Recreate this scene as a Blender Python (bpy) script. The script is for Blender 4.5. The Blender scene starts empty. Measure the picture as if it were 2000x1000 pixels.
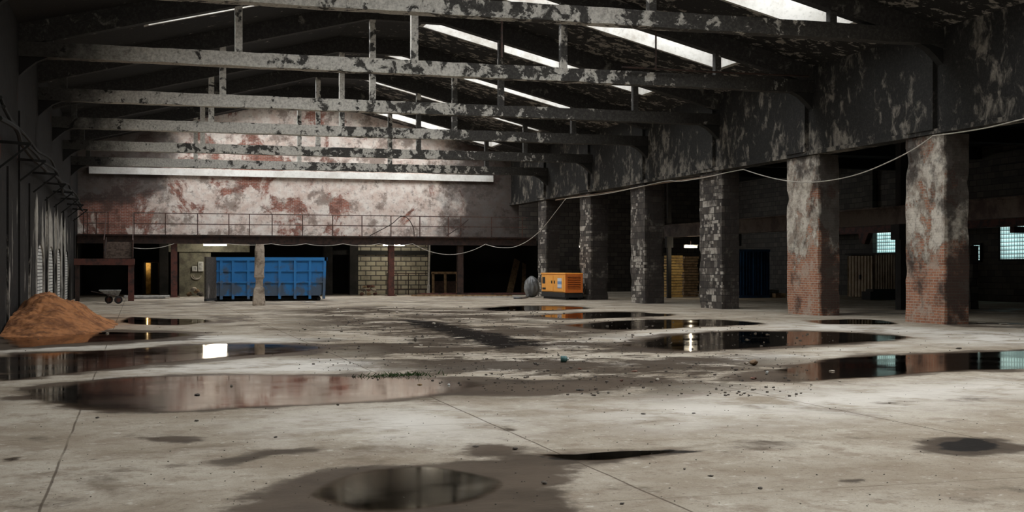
import bpy, bmesh, math, random
import numpy as np
from mathutils import Vector, Matrix, noise as mnoise

random.seed(7)
C = bpy.context.scene.collection
SC = bpy.context.scene

# ------------------------------------------------------------------ camera model
EYE, FPX, HOR = 1.6, 2420.0, 524.0
YAW = math.radians(16.8)
SA, CA = math.sin(YAW), math.cos(YAW)

def gp(x, y, z=0.0):
    """photo pixel -> point of the horizontal plane at height z"""
    d = FPX * (EYE - z) / (y - HOR)
    u = (x - 1000) / FPX
    return Vector((d * (SA + u * CA), d * (CA - u * SA), z))

def on_y(x, y, Y):
    u = (x - 1000) / FPX
    d = Y / (CA - u * SA)
    return Vector((d * (SA + u * CA), Y, EYE + (HOR - y) * d / FPX))

def on_x(x, y, X):
    u = (x - 1000) / FPX
    d = X / (SA + u * CA)
    return Vector((X, d * (CA - u * SA), EYE + (HOR - y) * d / FPX))

# ------------------------------------------------------------------ node helpers
class NB:
    def __init__(s, name):
        s.m = bpy.data.materials.new(name)
        s.m.use_nodes = True
        s.t = s.m.node_tree
        s.t.nodes.clear()
        s.out = s.t.nodes.new('ShaderNodeOutputMaterial')
    def put(s, sock, v):
        if isinstance(v, bpy.types.NodeSocket):
            s.t.links.new(v, sock)
        elif v is not None:
            if isinstance(v, (tuple, list)) and len(v) == 3 and sock.type == 'RGBA':
                v = (*v, 1)
            sock.default_value = v
    def pos(s):
        return s.t.nodes.new('ShaderNodeNewGeometry').outputs['Position']
    def xyz(s, v):
        n = s.t.nodes.new('ShaderNodeSeparateXYZ'); s.put(n.inputs[0], v); return n.outputs
    def comb(s, x, y, z=0.0):
        n = s.t.nodes.new('ShaderNodeCombineXYZ')
        for i, v in enumerate((x, y, z)): s.put(n.inputs[i], v)
        return n.outputs[0]
    def scale(s, v, k):
        n = s.t.nodes.new('ShaderNodeVectorMath'); n.operation = 'MULTIPLY'
        s.put(n.inputs[0], v); n.inputs[1].default_value = k; return n.outputs[0]
    def vadd(s, v, k):
        n = s.t.nodes.new('ShaderNodeVectorMath'); n.operation = 'ADD'
        s.put(n.inputs[0], v); s.put(n.inputs[1], k); return n.outputs[0]
    def noise(s, v, sc, det=6, ro=.6, dist=0.0):
        n = s.t.nodes.new('ShaderNodeTexNoise')
        s.put(n.inputs['Vector'], v)
        n.inputs['Scale'].default_value = sc; n.inputs['Detail'].default_value = det
        n.inputs['Roughness'].default_value = ro; n.inputs['Distortion'].default_value = dist
        return n.outputs['Fac']
    def voro(s, v, sc, feat='F1', out='Distance'):
        n = s.t.nodes.new('ShaderNodeTexVoronoi'); n.feature = feat
        s.put(n.inputs['Vector'], v); n.inputs['Scale'].default_value = sc
        return n.outputs[out]
    def brick(s, v, w, h, mortar, c1, c2, cm):
        n = s.t.nodes.new('ShaderNodeTexBrick')
        s.put(n.inputs['Vector'], v)
        n.inputs['Scale'].default_value = 1
        n.inputs['Brick Width'].default_value = w; n.inputs['Row Height'].default_value = h
        n.inputs['Mortar Size'].default_value = mortar; n.inputs['Mortar Smooth'].default_value = .3
        s.put(n.inputs['Color1'], c1); s.put(n.inputs['Color2'], c2); s.put(n.inputs['Mortar'], cm)
        return n.outputs['Color'], n.outputs['Fac']
    def ramp(s, f, lo, hi, a=0.0, b=1.0):
        n = s.t.nodes.new('ShaderNodeMapRange'); n.interpolation_type = 'SMOOTHSTEP'
        s.put(n.inputs[0], f); s.put(n.inputs[1], lo); s.put(n.inputs[2], hi)
        n.inputs[3].default_value = a; n.inputs[4].default_value = b
        return n.outputs[0]
    def math(s, op, a, b=0.0, c=None):
        n = s.t.nodes.new('ShaderNodeMath'); n.operation = op
        s.put(n.inputs[0], a); s.put(n.inputs[1], b)
        if c is not None: s.put(n.inputs[2], c)
        return n.outputs[0]
    def mix(s, f, a, b, mode='MIX'):
        n = s.t.nodes.new('ShaderNodeMix'); n.data_type = 'RGBA'; n.blend_type = mode
        s.put(n.inputs[0], f); s.put(n.inputs[6], a); s.put(n.inputs[7], b)
        return n.outputs[2]
    def attr(s, name):
        n = s.t.nodes.new('ShaderNodeAttribute'); n.attribute_name = name; return n.outputs['Fac']
    def bump(s, h, st=.5, dist=.02):
        n = s.t.nodes.new('ShaderNodeBump')
        n.inputs['Strength'].default_value = st; n.inputs['Distance'].default_value = dist
        s.put(n.inputs['Height'], h); return n.outputs[0]
    def principled(s, col, rough=.8, metal=0.0, normal=None, emit=None, estr=0.0, spec=.4, ior=1.45):
        n = s.t.nodes.new('ShaderNodeBsdfPrincipled')
        s.put(n.inputs['Base Color'], col); s.put(n.inputs['Roughness'], rough)
        s.put(n.inputs['Metallic'], metal); n.inputs['IOR'].default_value = ior
        s.put(n.inputs['Specular IOR Level'], spec)
        if normal is not None: s.put(n.inputs['Normal'], normal)
        if emit is not None:
            s.put(n.inputs['Emission Color'], emit); s.put(n.inputs['Emission Strength'], estr)
        return n.outputs[0]
    def done(s, sh):
        s.t.links.new(sh, s.out.inputs['Surface']); return s.m

def wallv(b):
    """(x+y, z) coordinates: run level along either vertical face of an upright box"""
    p = b.xyz(b.pos())
    return b.comb(b.math('ADD', p[0], p[1]), p[2])

def plain(name, col, col2=None, rough=.8, sc=3.0, metal=0.0, bumpk=.25, lo=.4, hi=.65):
    b = NB(name); p = b.pos()
    f = b.noise(p, sc, 7, .65)
    g = b.noise(p, sc * 9, 4, .6)
    c2 = col2 or tuple(v * .55 for v in col)
    c = b.mix(b.ramp(f, lo, hi), col, c2)
    c = b.mix(b.ramp(g, .5, .8, 0, .45), c, tuple(v * .5 for v in c2))
    return b.done(b.principled(c, rough, metal, b.bump(g, bumpk, .01)))

def flaky(name, dark, light, thr, sc=1.6, streak=1.0, grad=None, soft=.03, mid=None, rough=.85, coarse=.35, dimends=None):
    """paint or plaster coming off in flakes: dark ground, light remains above a noise threshold"""
    b = NB(name); p = b.pos()
    v = b.scale(p, (1, 1, 1 / streak))
    f = b.noise(v, sc, 10, .68, .4)
    big = b.noise(p, sc * .17, 3, .5)
    f = b.math('ADD', f, b.math('MULTIPLY', b.math('SUBTRACT', big, .5), coarse))
    if grad:                                   # grad: (axis, a, b, shift_a, shift_b)
        ax, a0, b0, s0, s1 = grad
        n = b.t.nodes.new('ShaderNodeMapRange')
        b.put(n.inputs[0], b.xyz(p)[ax])
        for i, q in enumerate((a0, b0, s0, s1)): n.inputs[i + 1].default_value = q
        f = b.math('ADD', f, n.outputs[0])
    k = b.ramp(f, thr - soft, thr + soft)
    g = b.noise(p, sc * 6, 6, .7)
    lt = b.mix(b.ramp(g, .35, .7), light, mid or tuple(q * .6 for q in light))
    dk = b.mix(b.ramp(g, .4, .75), dark, tuple(min(1, q * 2.1) for q in dark))
    c = b.mix(k, dk, lt)
    if dimends:                               # ends painted dark for fading light: (full at, clear at, clear until, full at)
        x = b.math('ADD', b.xyz(p)[0], b.math('MULTIPLY', b.math('SUBTRACT', b.noise(p, .7, 6, .65), .5), 4))
        e = b.math('MAXIMUM', b.ramp(x, dimends[1], dimends[0]), b.ramp(x, dimends[2], dimends[3]))
        c = b.mix(b.math('MULTIPLY', e, .93), c, (.014, .013, .012))
    return b.done(b.principled(c, rough, 0, b.bump(b.math('ADD', k, b.math('MULTIPLY', g, .4)), .5, .02), spec=.3))

# ------------------------------------------------------------------ mesh helpers
class MB:
    def __init__(s): s.v, s.f = [], []
    def add(s, vs, fs):
        o = len(s.v); s.v += [tuple(q) for q in vs]; s.f += [tuple(i + o for i in f) for f in fs]; return s
    def hexa(s, p):                            # p: 4 bottom (ccw from above) + 4 top
        return s.add(p, [(3, 2, 1, 0), (4, 5, 6, 7), (0, 1, 5, 4), (1, 2, 6, 5), (2, 3, 7, 6), (3, 0, 4, 7)])
    def box(s, x0, x1, y0, y1, z0, z1):
        return s.hexa([(x0, y0, z0), (x1, y0, z0), (x1, y1, z0), (x0, y1, z0), (x0, y0, z1), (x1, y0, z1), (x1, y1, z1), (x0, y1, z1)])
    def obox(s, c, size, rz=0.0, rx=0.0, ry=0.0):
        R = Matrix.Rotation(rz, 3, 'Z') @ Matrix.Rotation(ry, 3, 'Y') @ Matrix.Rotation(rx, 3, 'X')
        a, b, h = (q / 2 for q in size); c = Vector(c)
        return s.hexa([c + R @ Vector(q) for q in ((-a, -b, -h), (a, -b, -h), (a, b, -h), (-a, b, -h), (-a, -b, h), (a, -b, h), (a, b, h), (-a, b, h))])
    def bar(s, p, q, w, h, up=(0, 0, 1)):
        p, q = Vector(p), Vector(q); d = (q - p).normalized(); up = Vector(up)
        if abs(d.dot(up)) > .98: up = Vector((0, 1, 0))
        r = d.cross(up).normalized() * (w / 2); u = r.cross(d).normalized() * (h / 2)
        return s.hexa([p - r - u, p + r - u, q + r - u, q - r - u, p - r + u, p + r + u, q + r + u, q - r + u])
    def tube(s, pts, r, n=8):
        pts = [Vector(p) for p in pts]; rings = []
        for i, p in enumerate(pts):
            d = (pts[min(i + 1, len(pts) - 1)] - pts[max(i - 1, 0)]).normalized()
            up = Vector((0, 0, 1)) if abs(d.z) < .95 else Vector((0, 1, 0))
            a = d.cross(up).normalized(); b = a.cross(d)
            rr = r[i] if isinstance(r, (list, tuple)) else r
            rings.append([p + (a * math.cos(t) + b * math.sin(t)) * rr for t in (2 * math.pi * k / n for k in range(n))])
        vs = [q for R in rings for q in R]
        fs = [(i * n + k, i * n + (k + 1) % n, (i + 1) * n + (k + 1) % n, (i + 1) * n + k) for i in range(len(pts) - 1) for k in range(n)]
        fs += [tuple(range(n - 1, -1, -1)), tuple((len(pts) - 1) * n + k for k in range(n))]
        return s.add(vs, fs)
    def prism(s, poly, ax, a, b):
        """extrude a closed polygon of (u,v) along axis ax from a to b; ax 'x': (y,z), 'y': (x,z), 'z': (x,y)"""
        def P(u, v, w): return {'x': (w, u, v), 'y': (u, w, v), 'z': (u, v, w)}[ax]
        n = len(poly)
        vs = [P(u, v, a) for u, v in poly] + [P(u, v, b) for u, v in poly]
        fs = [tuple(range(n)), tuple(range(2 * n - 1, n - 1, -1))] + [(i, i + n, (i + 1) % n + n, (i + 1) % n) for i in range(n)]
        return s.add(vs, fs)
    def build(s, name, mat, parent=None, origin=None, smooth=False, bevel=0.0, subdiv=0):
        o0 = Vector(origin) if origin is not None else (Vector(parent['_o']) if parent is not None else Vector((0, 0, 0)))
        me = bpy.data.meshes.new(name)
        me.from_pydata([Vector(v) - o0 for v in s.v], [], s.f)
        bm = bmesh.new(); bm.from_mesh(me)
        if bevel > 0:
            bmesh.ops.bevel(bm, geom=list(bm.edges), offset=bevel, segments=1, affect='EDGES', clamp_overlap=True)
        bmesh.ops.recalc_face_normals(bm, faces=bm.faces)
        bm.to_mesh(me); bm.free()
        if smooth:
            for p in me.polygons: p.use_smooth = True
        for m in (mat if isinstance(mat, (list, tuple)) else [mat]): me.materials.append(m)
        ob = bpy.data.objects.new(name, me); C.objects.link(ob)
        if parent is not None:
            ob.parent = parent
            ob['_o'] = list(o0)
        else:
            ob.location = o0; ob['_o'] = list(o0)
        return ob

def tag(o, label=None, cat=None, group=None, kind=None):
    if label: o['label'] = label
    if cat: o['category'] = cat
    if group: o['group'] = group
    if kind: o['kind'] = kind
    return o

def thing(name, loc, label, cat, group=None):
    o = bpy.data.objects.new(name, None); C.objects.link(o)
    o.location = loc; o['_o'] = list(loc)
    return tag(o, label, cat, group, 'thing')

def struct(mb, name, mat, **k):
    o = mb.build(name, mat, **k); o['kind'] = 'structure'; return o

def copy_tree(o, loc):
    r = o.copy(); C.objects.link(r); r.location = loc
    for ch in list(o.children):
        c = ch.copy(); C.objects.link(c); c.parent = r
        for g in ch.children:
            d = g.copy(); C.objects.link(d); d.parent = c
    return r

def smooth_path(pts, n=8):
    pts = [Vector(p) for p in pts]; out = []
    for i in range(len(pts) - 1):
        p0, p1, p2, p3 = pts[max(i - 1, 0)], pts[i], pts[i + 1], pts[min(i + 2, len(pts) - 1)]
        for k in range(n):
            t = k / n
            out.append(.5 * ((2 * p1) + (p2 - p0) * t + (2 * p0 - 5 * p1 + 4 * p2 - p3) * t * t + (3 * p1 - p0 - 3 * p2 + p3) * t ** 3))
    out.append(pts[-1]); return out

def sag(p, q, s, n=14):
    p, q = Vector(p), Vector(q)
    return [p.lerp(q, k / n) - Vector((0, 0, s * 4 * (k / n) * (1 - k / n))) for k in range(n + 1)]

def rock(c, size, seed, mat, name, origin, squash=1.0):
    bm = bmesh.new(); bmesh.ops.create_icosphere(bm, subdivisions=2, radius=1)
    for v in bm.verts:
        n = mnoise.noise(v.co * 1.3 + Vector((seed * 3.1, seed * 1.7, 0)))
        v.co *= .8 + .45 * n
        q = .22; v.co = Vector((round(v.co.x / q) * q * .5 + v.co.x * .5, round(v.co.y / q) * q * .5 + v.co.y * .5, round(v.co.z / q) * q * .5 + v.co.z * .5))
    zmin = min(v.co.z for v in bm.verts)
    R = Matrix.Rotation(seed * 1.3, 3, 'Z')
    m = MB(); m.v = [tuple(Vector(c) + R @ Vector((v.co.x * size[0] / 2, v.co.y * size[1] / 2, (v.co.z - zmin) * size[2] / 2))) for v in bm.verts]
    bm.verts.index_update(); m.f = [tuple(v.index for v in f.verts) for f in bm.faces]; bm.free()
    return m.build(name, mat, origin=origin)

# ------------------------------------------------------------------ materials
M = {}
M['beam'] = flaky('peeling_painted_concrete', (.045, .042, .038), (.66, .63, .565), .49, 2.3, 1.0, (0, 3, 21, .085, -.16), .03, (.36, .335, .295), coarse=.3, dimends=(-2.2, .2, 17.5, 24))
M['rafter'] = flaky('sooty_rafter_concrete', (.03, .028, .026), (.20, .185, .16), .64, 1.9, 1.0, None, .05)
M['roof'] = flaky('sooty_peeling_soffit', (.015, .014, .013), (.33, .30, .26), .575, 2.8, 1.0, (0, 4, 13, -.10, .01), .03)
M['pale_trim'] = plain('cream_painted_band', (.88, .86, .80), (.70, .66, .6), 1.2, .9)
M['curb'] = plain('white_plastered_shaft', (.47, .455, .42), (.30, .275, .235), 1.1, .9)
M['inner'] = flaky('sooty_streaked_plaster', (.014, .013, .0115), (.22, .195, .16), .595, 2.4, 1.5, (2, 5.4, 8.0, .05, -.05), .09, coarse=.5)
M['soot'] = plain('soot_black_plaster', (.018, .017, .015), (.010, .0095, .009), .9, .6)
M['dark'] = plain('dark_grimy_concrete', (.03, .027, .024), (.014, .013, .012), .9, .8)
M['pale_steel'] = plain('pale_worn_metal', (.42, .42, .40), (.2, .19, .18), .5, 6, .3)
M['rust'] = plain('rusty_dark_steel', (.055, .030, .022), (.022, .016, .014), .8, 4)
M['redsteel'] = plain('red_oxide_steel', (.12, .042, .030), (.04, .026, .022), .75, 3)
M['rail'] = plain('rusted_railing_steel', (.11, .055, .04), (.04, .028, .024), .8, 5)
M['sand'] = plain('damp_orange_sand', (.40, .165, .06), (.16, .062, .022), .95, 2.6, 0, 1.0)
M['cable'] = plain('pale_grey_cable', (.50, .46, .40), (.40, .36, .31), .6, 8)
M['brown_cable'] = plain('brown_cable', (.20, .13, .085), (.12, .08, .05), .7, 8)
M['black'] = plain('black_rubber', (.018, .018, .018), (.03, .03, .03), .7, 8)
M['orange'] = plain('orange_generator_paint', (.90, .40, .075), (.75, .29, .05), .5, 2.5, 0, .08, .5, .8)
M['orange2'] = plain('deep_orange_vent_paint', (.75, .20, .035), (.55, .13, .03), .55, 3, 0, .08, .5, .8)
M['tarp'] = plain('grey_plastic_sheet', (.16, .16, .155), (.08, .08, .08), .35, 3)
M['wood'] = plain('weathered_timber', (.30, .20, .11), (.15, .095, .055), .85, 5)
M['ywood'] = plain('yellow_formwork_timber', (.58, .38, .13), (.32, .20, .07), .85, 4)
M['wplank'] = plain('pale_grey_board', (.52, .50, .46), (.35, .33, .30), .8, 5)
M['concrete'] = plain('broken_grey_concrete', (.46, .38, .30), (.19, .15, .115), .95, 3, 0, .6)
M['brickbit'] = plain('broken_red_brick', (.20, .10, .07), (.10, .055, .04), .95, 9, 0, .6)
M['stone'] = plain('dark_rubble', (.13, .11, .09), (.07, .06, .05), .95, 9, 0, .6)
M['palestone'] = plain('pale_rubble', (.42, .37, .30), (.3, .25, .2), .95, 9, 0, .6)
M['white'] = plain('white_enamel', (.6, .6, .57), (.45, .45, .42), .5, 6)
M['moss'] = plain('green_moss', (.045, .085, .02), (.02, .045, .012), .95, 20)
M['ribbed'] = plain('beige_corrugated_metal', (.30, .245, .18), (.2, .155, .11), .7, 2)
M['navy'] = plain('dark_blue_container_paint', (.012, .055, .14), (.01, .03, .07), .6, 1.5)
M['skipdark'] = flaky('sooty_skip_door', (.045, .038, .032), (.34, .30, .26), .64, 1.4, 2.0, (2, .2, 1.5, .06, -.05), .05)

def skip_blue():
    b = NB('scuffed_blue_paint'); p = b.pos()
    f = b.noise(p, 1.3, 8, .65); z = b.xyz(p)[2]
    k = b.math('ADD', f, b.ramp(z, .2, 2.2, .10, -.07))
    c = b.mix(b.ramp(k, .53, .66, 0, .8), (.028, .20, .50), (.105, .11, .105))
    g = b.noise(b.scale(p, (1, 1, .3)), 6, 5, .7)
    c = b.mix(b.ramp(g, .5, .75, 0, .45), c, (.05, .11, .19))
    return b.done(b.principled(c, .55, 0, b.bump(g, .15, .01)))
M['blue'] = skip_blue()

def tube_mat():
    b = NB('lit_fluorescent_tube')
    return b.done(b.principled((.9, .9, .85), .5, 0, None, (1, .93, .78), 110.0))
M['tube'] = tube_mat()
M['tread'] = plain('worn_stair_tread', (.20, .15, .12), (.09, .065, .05), .8, 6)

def back_wall_mat():
    b = NB('peeling_plaster_over_brick'); p = b.pos(); s = b.xyz(p); v = wallv(b)
    bc, bf = b.brick(v, .26, .085, .012, (.36, .125, .08), (.26, .095, .065), (.42, .34, .29))
    bc = b.mix(b.ramp(b.noise(p, 2.5, 5, .6), .4, .7), bc, (.17, .085, .065))
    f = b.noise(p, .42, 11, .70, .5)
    big = b.noise(b.vadd(p, (7, 0, 3)), .13, 3, .5)
    f = b.math('ADD', f, b.math('MULTIPLY', b.math('SUBTRACT', big, .5), .5))
    k = b.ramp(f, .41, .48)
    pl = b.mix(b.ramp(b.noise(p, 1.5, 8, .7), .35, .65), (.79, .715, .64), (.62, .48, .405))
    pl = b.mix(b.ramp(b.noise(b.vadd(p, (3, 0, 9)), .8, 10, .74), .50, .60, 0, .85), pl, (.25, .19, .155))
    c = b.mix(k, bc, pl)
    # soot: burnt patches at the left end and towards the right pillars
    e1 = b.ramp(s[0], 3.2, .2); e2 = b.ramp(s[0], 15.5, 21.0)
    hz = b.ramp(s[2], 4.4, 6.2)
    so = b.math('ADD', b.math('MULTIPLY', b.math('MULTIPLY', e1, hz), .55), b.math('MULTIPLY', e2, .62))
    so = b.math('ADD', so, b.math('SUBTRACT', b.noise(p, .6, 8, .65), .42))
    so = b.ramp(so, .18, .50)
    c = b.mix(b.math('MULTIPLY', so, .9), c, (.055, .045, .04))
    g = b.noise(p, 5, 6, .7)
    c = b.mix(b.ramp(g, .52, .72, 0, .65), c, (.13, .095, .08))
    return b.done(b.principled(c, .9, 0, b.bump(b.math('ADD', b.math('ADD', k, bf), g), .5, .02), spec=.2))
M['back'] = back_wall_mat()

def pillar_mat(name, brick_top, tile, seed):
    """brick pillar that lost much of its plaster"""
    b = NB(name); p = b.vadd(b.pos(), (seed, seed * 2.3, 0)); s = b.xyz(b.pos()); v = wallv(b)
    if tile:
        bc, bf = b.brick(v, .42, .27, .012, (.115, .10, .085), (.045, .04, .036), (.03, .027, .025))
        for bw, bh, gs, g0, lo in ((.42, .27, .8, .50, .70), (.21, .135, 1.1, .48, .62)):
            rc, rf = b.brick(b.vadd(v, (seed, .0, 0)), bw, bh, .012, (1, 1, 1), (0, 0, 0), (0, 0, 0))
            gate = b.ramp(b.noise(b.vadd(p, (seed * bw * 9, 0, 4)), gs, 5, .6), g0, g0 + .06)
            front = b.ramp(s[0], XR + .03, XR + .12, 1.0, .35)
            bc = b.mix(b.math('MULTIPLY', b.math('MULTIPLY', b.ramp(rc, lo, lo + .05), gate), front), bc, (.42, .38, .325))
        light, mid, thr = (.48, .44, .38), (.24, .21, .17), .60
    else:
        bc, bf = b.brick(v, .25, .08, .012, (.42, .19, .11), (.30, .13, .08), (.40, .33, .26))
        bc = b.mix(b.ramp(b.noise(p, 1.6, 8, .70), .52, .60, 0, .8), bc, (.42, .33, .26))
        light, mid, thr = (.60, .545, .46), (.30, .25, .20), .48
    f = b.noise(b.scale(p, (1, 1, .7)), .95 if not tile else 1.7, 10, .72, .4)
    hz = b.ramp(s[2], brick_top - .8, brick_top + .9, -.17 if not tile else 0.0, .06 if not tile else -.02)
    f = b.math('ADD', f, hz)
    k = b.ramp(f, thr - .03, thr + .03)
    pl = b.mix(b.ramp(b.noise(p, 2.0, 8, .7), .40, .62), light, mid)
    c = b.mix(k, bc, pl)
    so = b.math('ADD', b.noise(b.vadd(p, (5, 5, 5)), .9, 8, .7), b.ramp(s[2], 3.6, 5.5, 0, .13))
    so = b.math('ADD', so, b.ramp(s[0], XR + .03, XR + .16, 0, .17))  # camera-facing side painted darker to stand for its shade, besides the soot
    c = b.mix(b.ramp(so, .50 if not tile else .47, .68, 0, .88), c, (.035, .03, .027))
    g = b.noise(p, 7, 6, .7)
    c = b.mix(b.ramp(g, .5, .7, 0, .5), c, (.08, .055, .045))
    return b.done(b.principled(c, .9, 0, b.bump(b.math('ADD', b.math('ADD', k, bf), g), .8, .025), spec=.2))

def left_wall_mat():
    b = NB('streaked_burnt_plaster'); p = b.pos(); s = b.xyz(p)
    st = b.noise(b.scale(p, (1, 1, .28)), 1.0, 9, .68, .4)
    za = b.ramp(s[2], 4.6, 3.2, -.22, .0)
    ya = b.math('MULTIPLY', b.ramp(s[1], 41, 45), b.ramp(s[1], 66, 58))
    f = b.math('ADD', b.math('ADD', st, za), b.math('MULTIPLY', ya, .12))
    k = b.ramp(f, .56, .66)
    g = b.noise(p, 4, 6, .7)
    c = b.mix(b.ramp(g, .4, .7), (.020, .018, .016), (.011, .010, .0095))
    c = b.mix(k, c, b.mix(b.ramp(g, .4, .65), (.42, .39, .34), (.22, .2, .17)))
    rd = b.noise(b.scale(b.vadd(p, (0, 11, 2)), (1, 1, .35)), 1.6, 6, .6)
    c = b.mix(b.ramp(rd, .66, .72, 0, .8), c, (.16, .05, .035))
    return b.done(b.principled(c, .9, 0, b.bump(b.math('ADD', k, g), .6, .03), spec=.2))
M['left'] = left_wall_mat()

def brick_simple(name, w, h, mo, c1, c2, cm, dirt=(.05, .045, .04), k=.7):
    b = NB(name); v = wallv(b); p = b.pos()
    bc, bf = b.brick(v, w, h, mo, c1, c2, cm)
    g = b.noise(p, 1.3, 8, .68)
    c = b.mix(b.ramp(g, .45, .7, 0, k), bc, dirt)
    return b.done(b.principled(c, .85, 0, b.bump(bf, -.6, .02), spec=.3))
M['niche'] = brick_simple('pale_infill_brick', .5, .12, .02, (.66, .64, .59), (.52, .51, .47), (.09, .085, .08), k=.35)
M['block'] = brick_simple('concrete_block', .62, .29, .035, (.40, .36, .27), (.31, .28, .21), (.06, .055, .05), k=.45)
M['aislewall'] = brick_simple('sooty_stone_wall', .55, .3, .02, (.09, .08, .065), (.045, .04, .035), (.025, .022, .02), k=.8)
M['greenwall'] = plain('stained_greenish_plaster', (.22, .205, .15), (.10, .092, .07), .9, 1.3)

def glass_block():
    b = NB('glass_blocks_lit_by_daylight'); v = wallv(b)
    q = b.xyz(b.scale(v, (1 / .19, 1 / .19, 1)))
    fx = b.math('ABSOLUTE', b.math('SUBTRACT', b.math('FRACT', q[0]), .5))
    fy = b.math('ABSOLUTE', b.math('SUBTRACT', b.math('FRACT', q[1]), .5))
    jo = b.ramp(b.math('MAXIMUM', fx, fy), .36, .44)
    sh = b.ramp(b.math('FRACT', q[1]), .2, .9, .25, 1.0)
    e = b.mix(jo, b.mix(sh, (.20, .42, .42), (.62, .86, .84)), (.03, .05, .05))
    n = b.ramp(b.noise(b.pos(), 1.2, 3, .5), .3, .7, .6, 1.1)
    return b.done(b.principled(b.mix(jo, (.2, .35, .35), (.1, .1, .1)), .15, 0, None, e, b.math('MULTIPLY', n, 1.35)))
M['glassblock'] = glass_block()

# ------------------------------------------------------------------ dimensions
XL, XR, XA = -3.2, 21.9, 40.0            # nave left wall, pillar line, aisle outer wall
YB = 72.7                                # gable wall
Y0 = -20.0
XM = (XL + XR) / 2
TR = [30.1, 37.2, 44.3, 51.4, 58.5, 65.6]
ZB = [7.95, 7.55, 7.25, 7.1, 6.9, 6.78]
def zraf(X):                              # underside of the rafters
    return 8.06 + .248 * (min(X, 2 * XM - X, 7.95) + 2.3)
def zr(X): return zraf(X) + .62           # underside of the roof slab
GIRD = 5.45

# ------------------------------------------------------------------ roof
HX = [(.3, 7.9), (10.8, 20.2)]
bays = [30.1 + 7.1 * k for k in range(-7, 6)]
xs = [XL - .4, .3, 7.9, 10.8, 20.2, XR + .4]
ys = [Y0]
SHL = {t: (5.5 if t > 65 else 3.75) for t in bays}
for t in bays: ys += [t + .55, t + SHL[t]]
ys.append(YB + .4)
roof = MB()
for i in range(5):
    for j in range(len(ys) - 1):
        hole = i in (1, 3) and j % 2 == 1
        if hole: continue
        a, b, c, d = xs[i], xs[i + 1], ys[j], ys[j + 1]
        za, zb = zr(a), zr(b)
        roof.hexa([(a, c, za), (b, c, zb), (b, d, zb), (a, d, za), (a, c, za + .2), (b, c, zb + .2), (b, d, zb + .2), (a, d, za + .2)])
struct(roof, 'ceiling', M['roof'])
ordn = ['first', 'second', 'third', 'fourth', 'fifth', 'sixth', 'seventh']
for bi, t in enumerate(bays):
    for side, (a, b) in zip(('left', 'right'), HX):
        c, d = t + .55, t + SHL[t]
        h = 1.3; w = .12
        m = MB()
        def slopebox(x0, x1, y0, y1):
            z0, z1 = zr(x0) - .03, zr(x1) - .03
            m.hexa([(x0, y0, z0), (x1, y0, z1), (x1, y1, z1), (x0, y1, z0), (x0, y0, z0 + h), (x1, y0, z1 + h), (x1, y1, z1 + h), (x0, y1, z0 + h)])
        e = .025                      # plaster skin laps over the slab edge
        slopebox(a, b, c - w, c + e); slopebox(a, b, d - e, d + w)
        slopebox(a - w, a + e, c - w, d + w); slopebox(b - e, b + w, c - w, d + w)
        o = m.build('skylight_shaft', M['curb'], origin=((a + b) / 2, t, zr((a + b) / 2)))
        if t < 30:
            tag(o, 'white plastered skylight shaft in the near roof over the %s half of the hall' % side, 'skylight', 'skylight shafts over the near floor', 'thing')
        else:
            k = round((t - 30.1) / 7.1)
            tag(o, 'white plastered skylight shaft in the %s roof slope, just behind the %s roof truss' % (side, ordn[k]), 'skylight', 'skylight shafts in the roof', 'thing')
        l = bpy.data.lights.new('daylight_portal', 'AREA'); l.shape = 'RECTANGLE'
        l.size = b - a; l.size_y = d - c
        l.cycles.is_portal = True
        lo = bpy.data.objects.new('daylight_portal', l); C.objects.link(lo)
        zm = (zr(a) + zr(b)) / 2 + h + .02
        lo.location = ((a + b) / 2, (c + d) / 2, zm)
        lo.rotation_euler = (0, -math.atan2(zr(b) - zr(a), b - a), 0)

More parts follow.
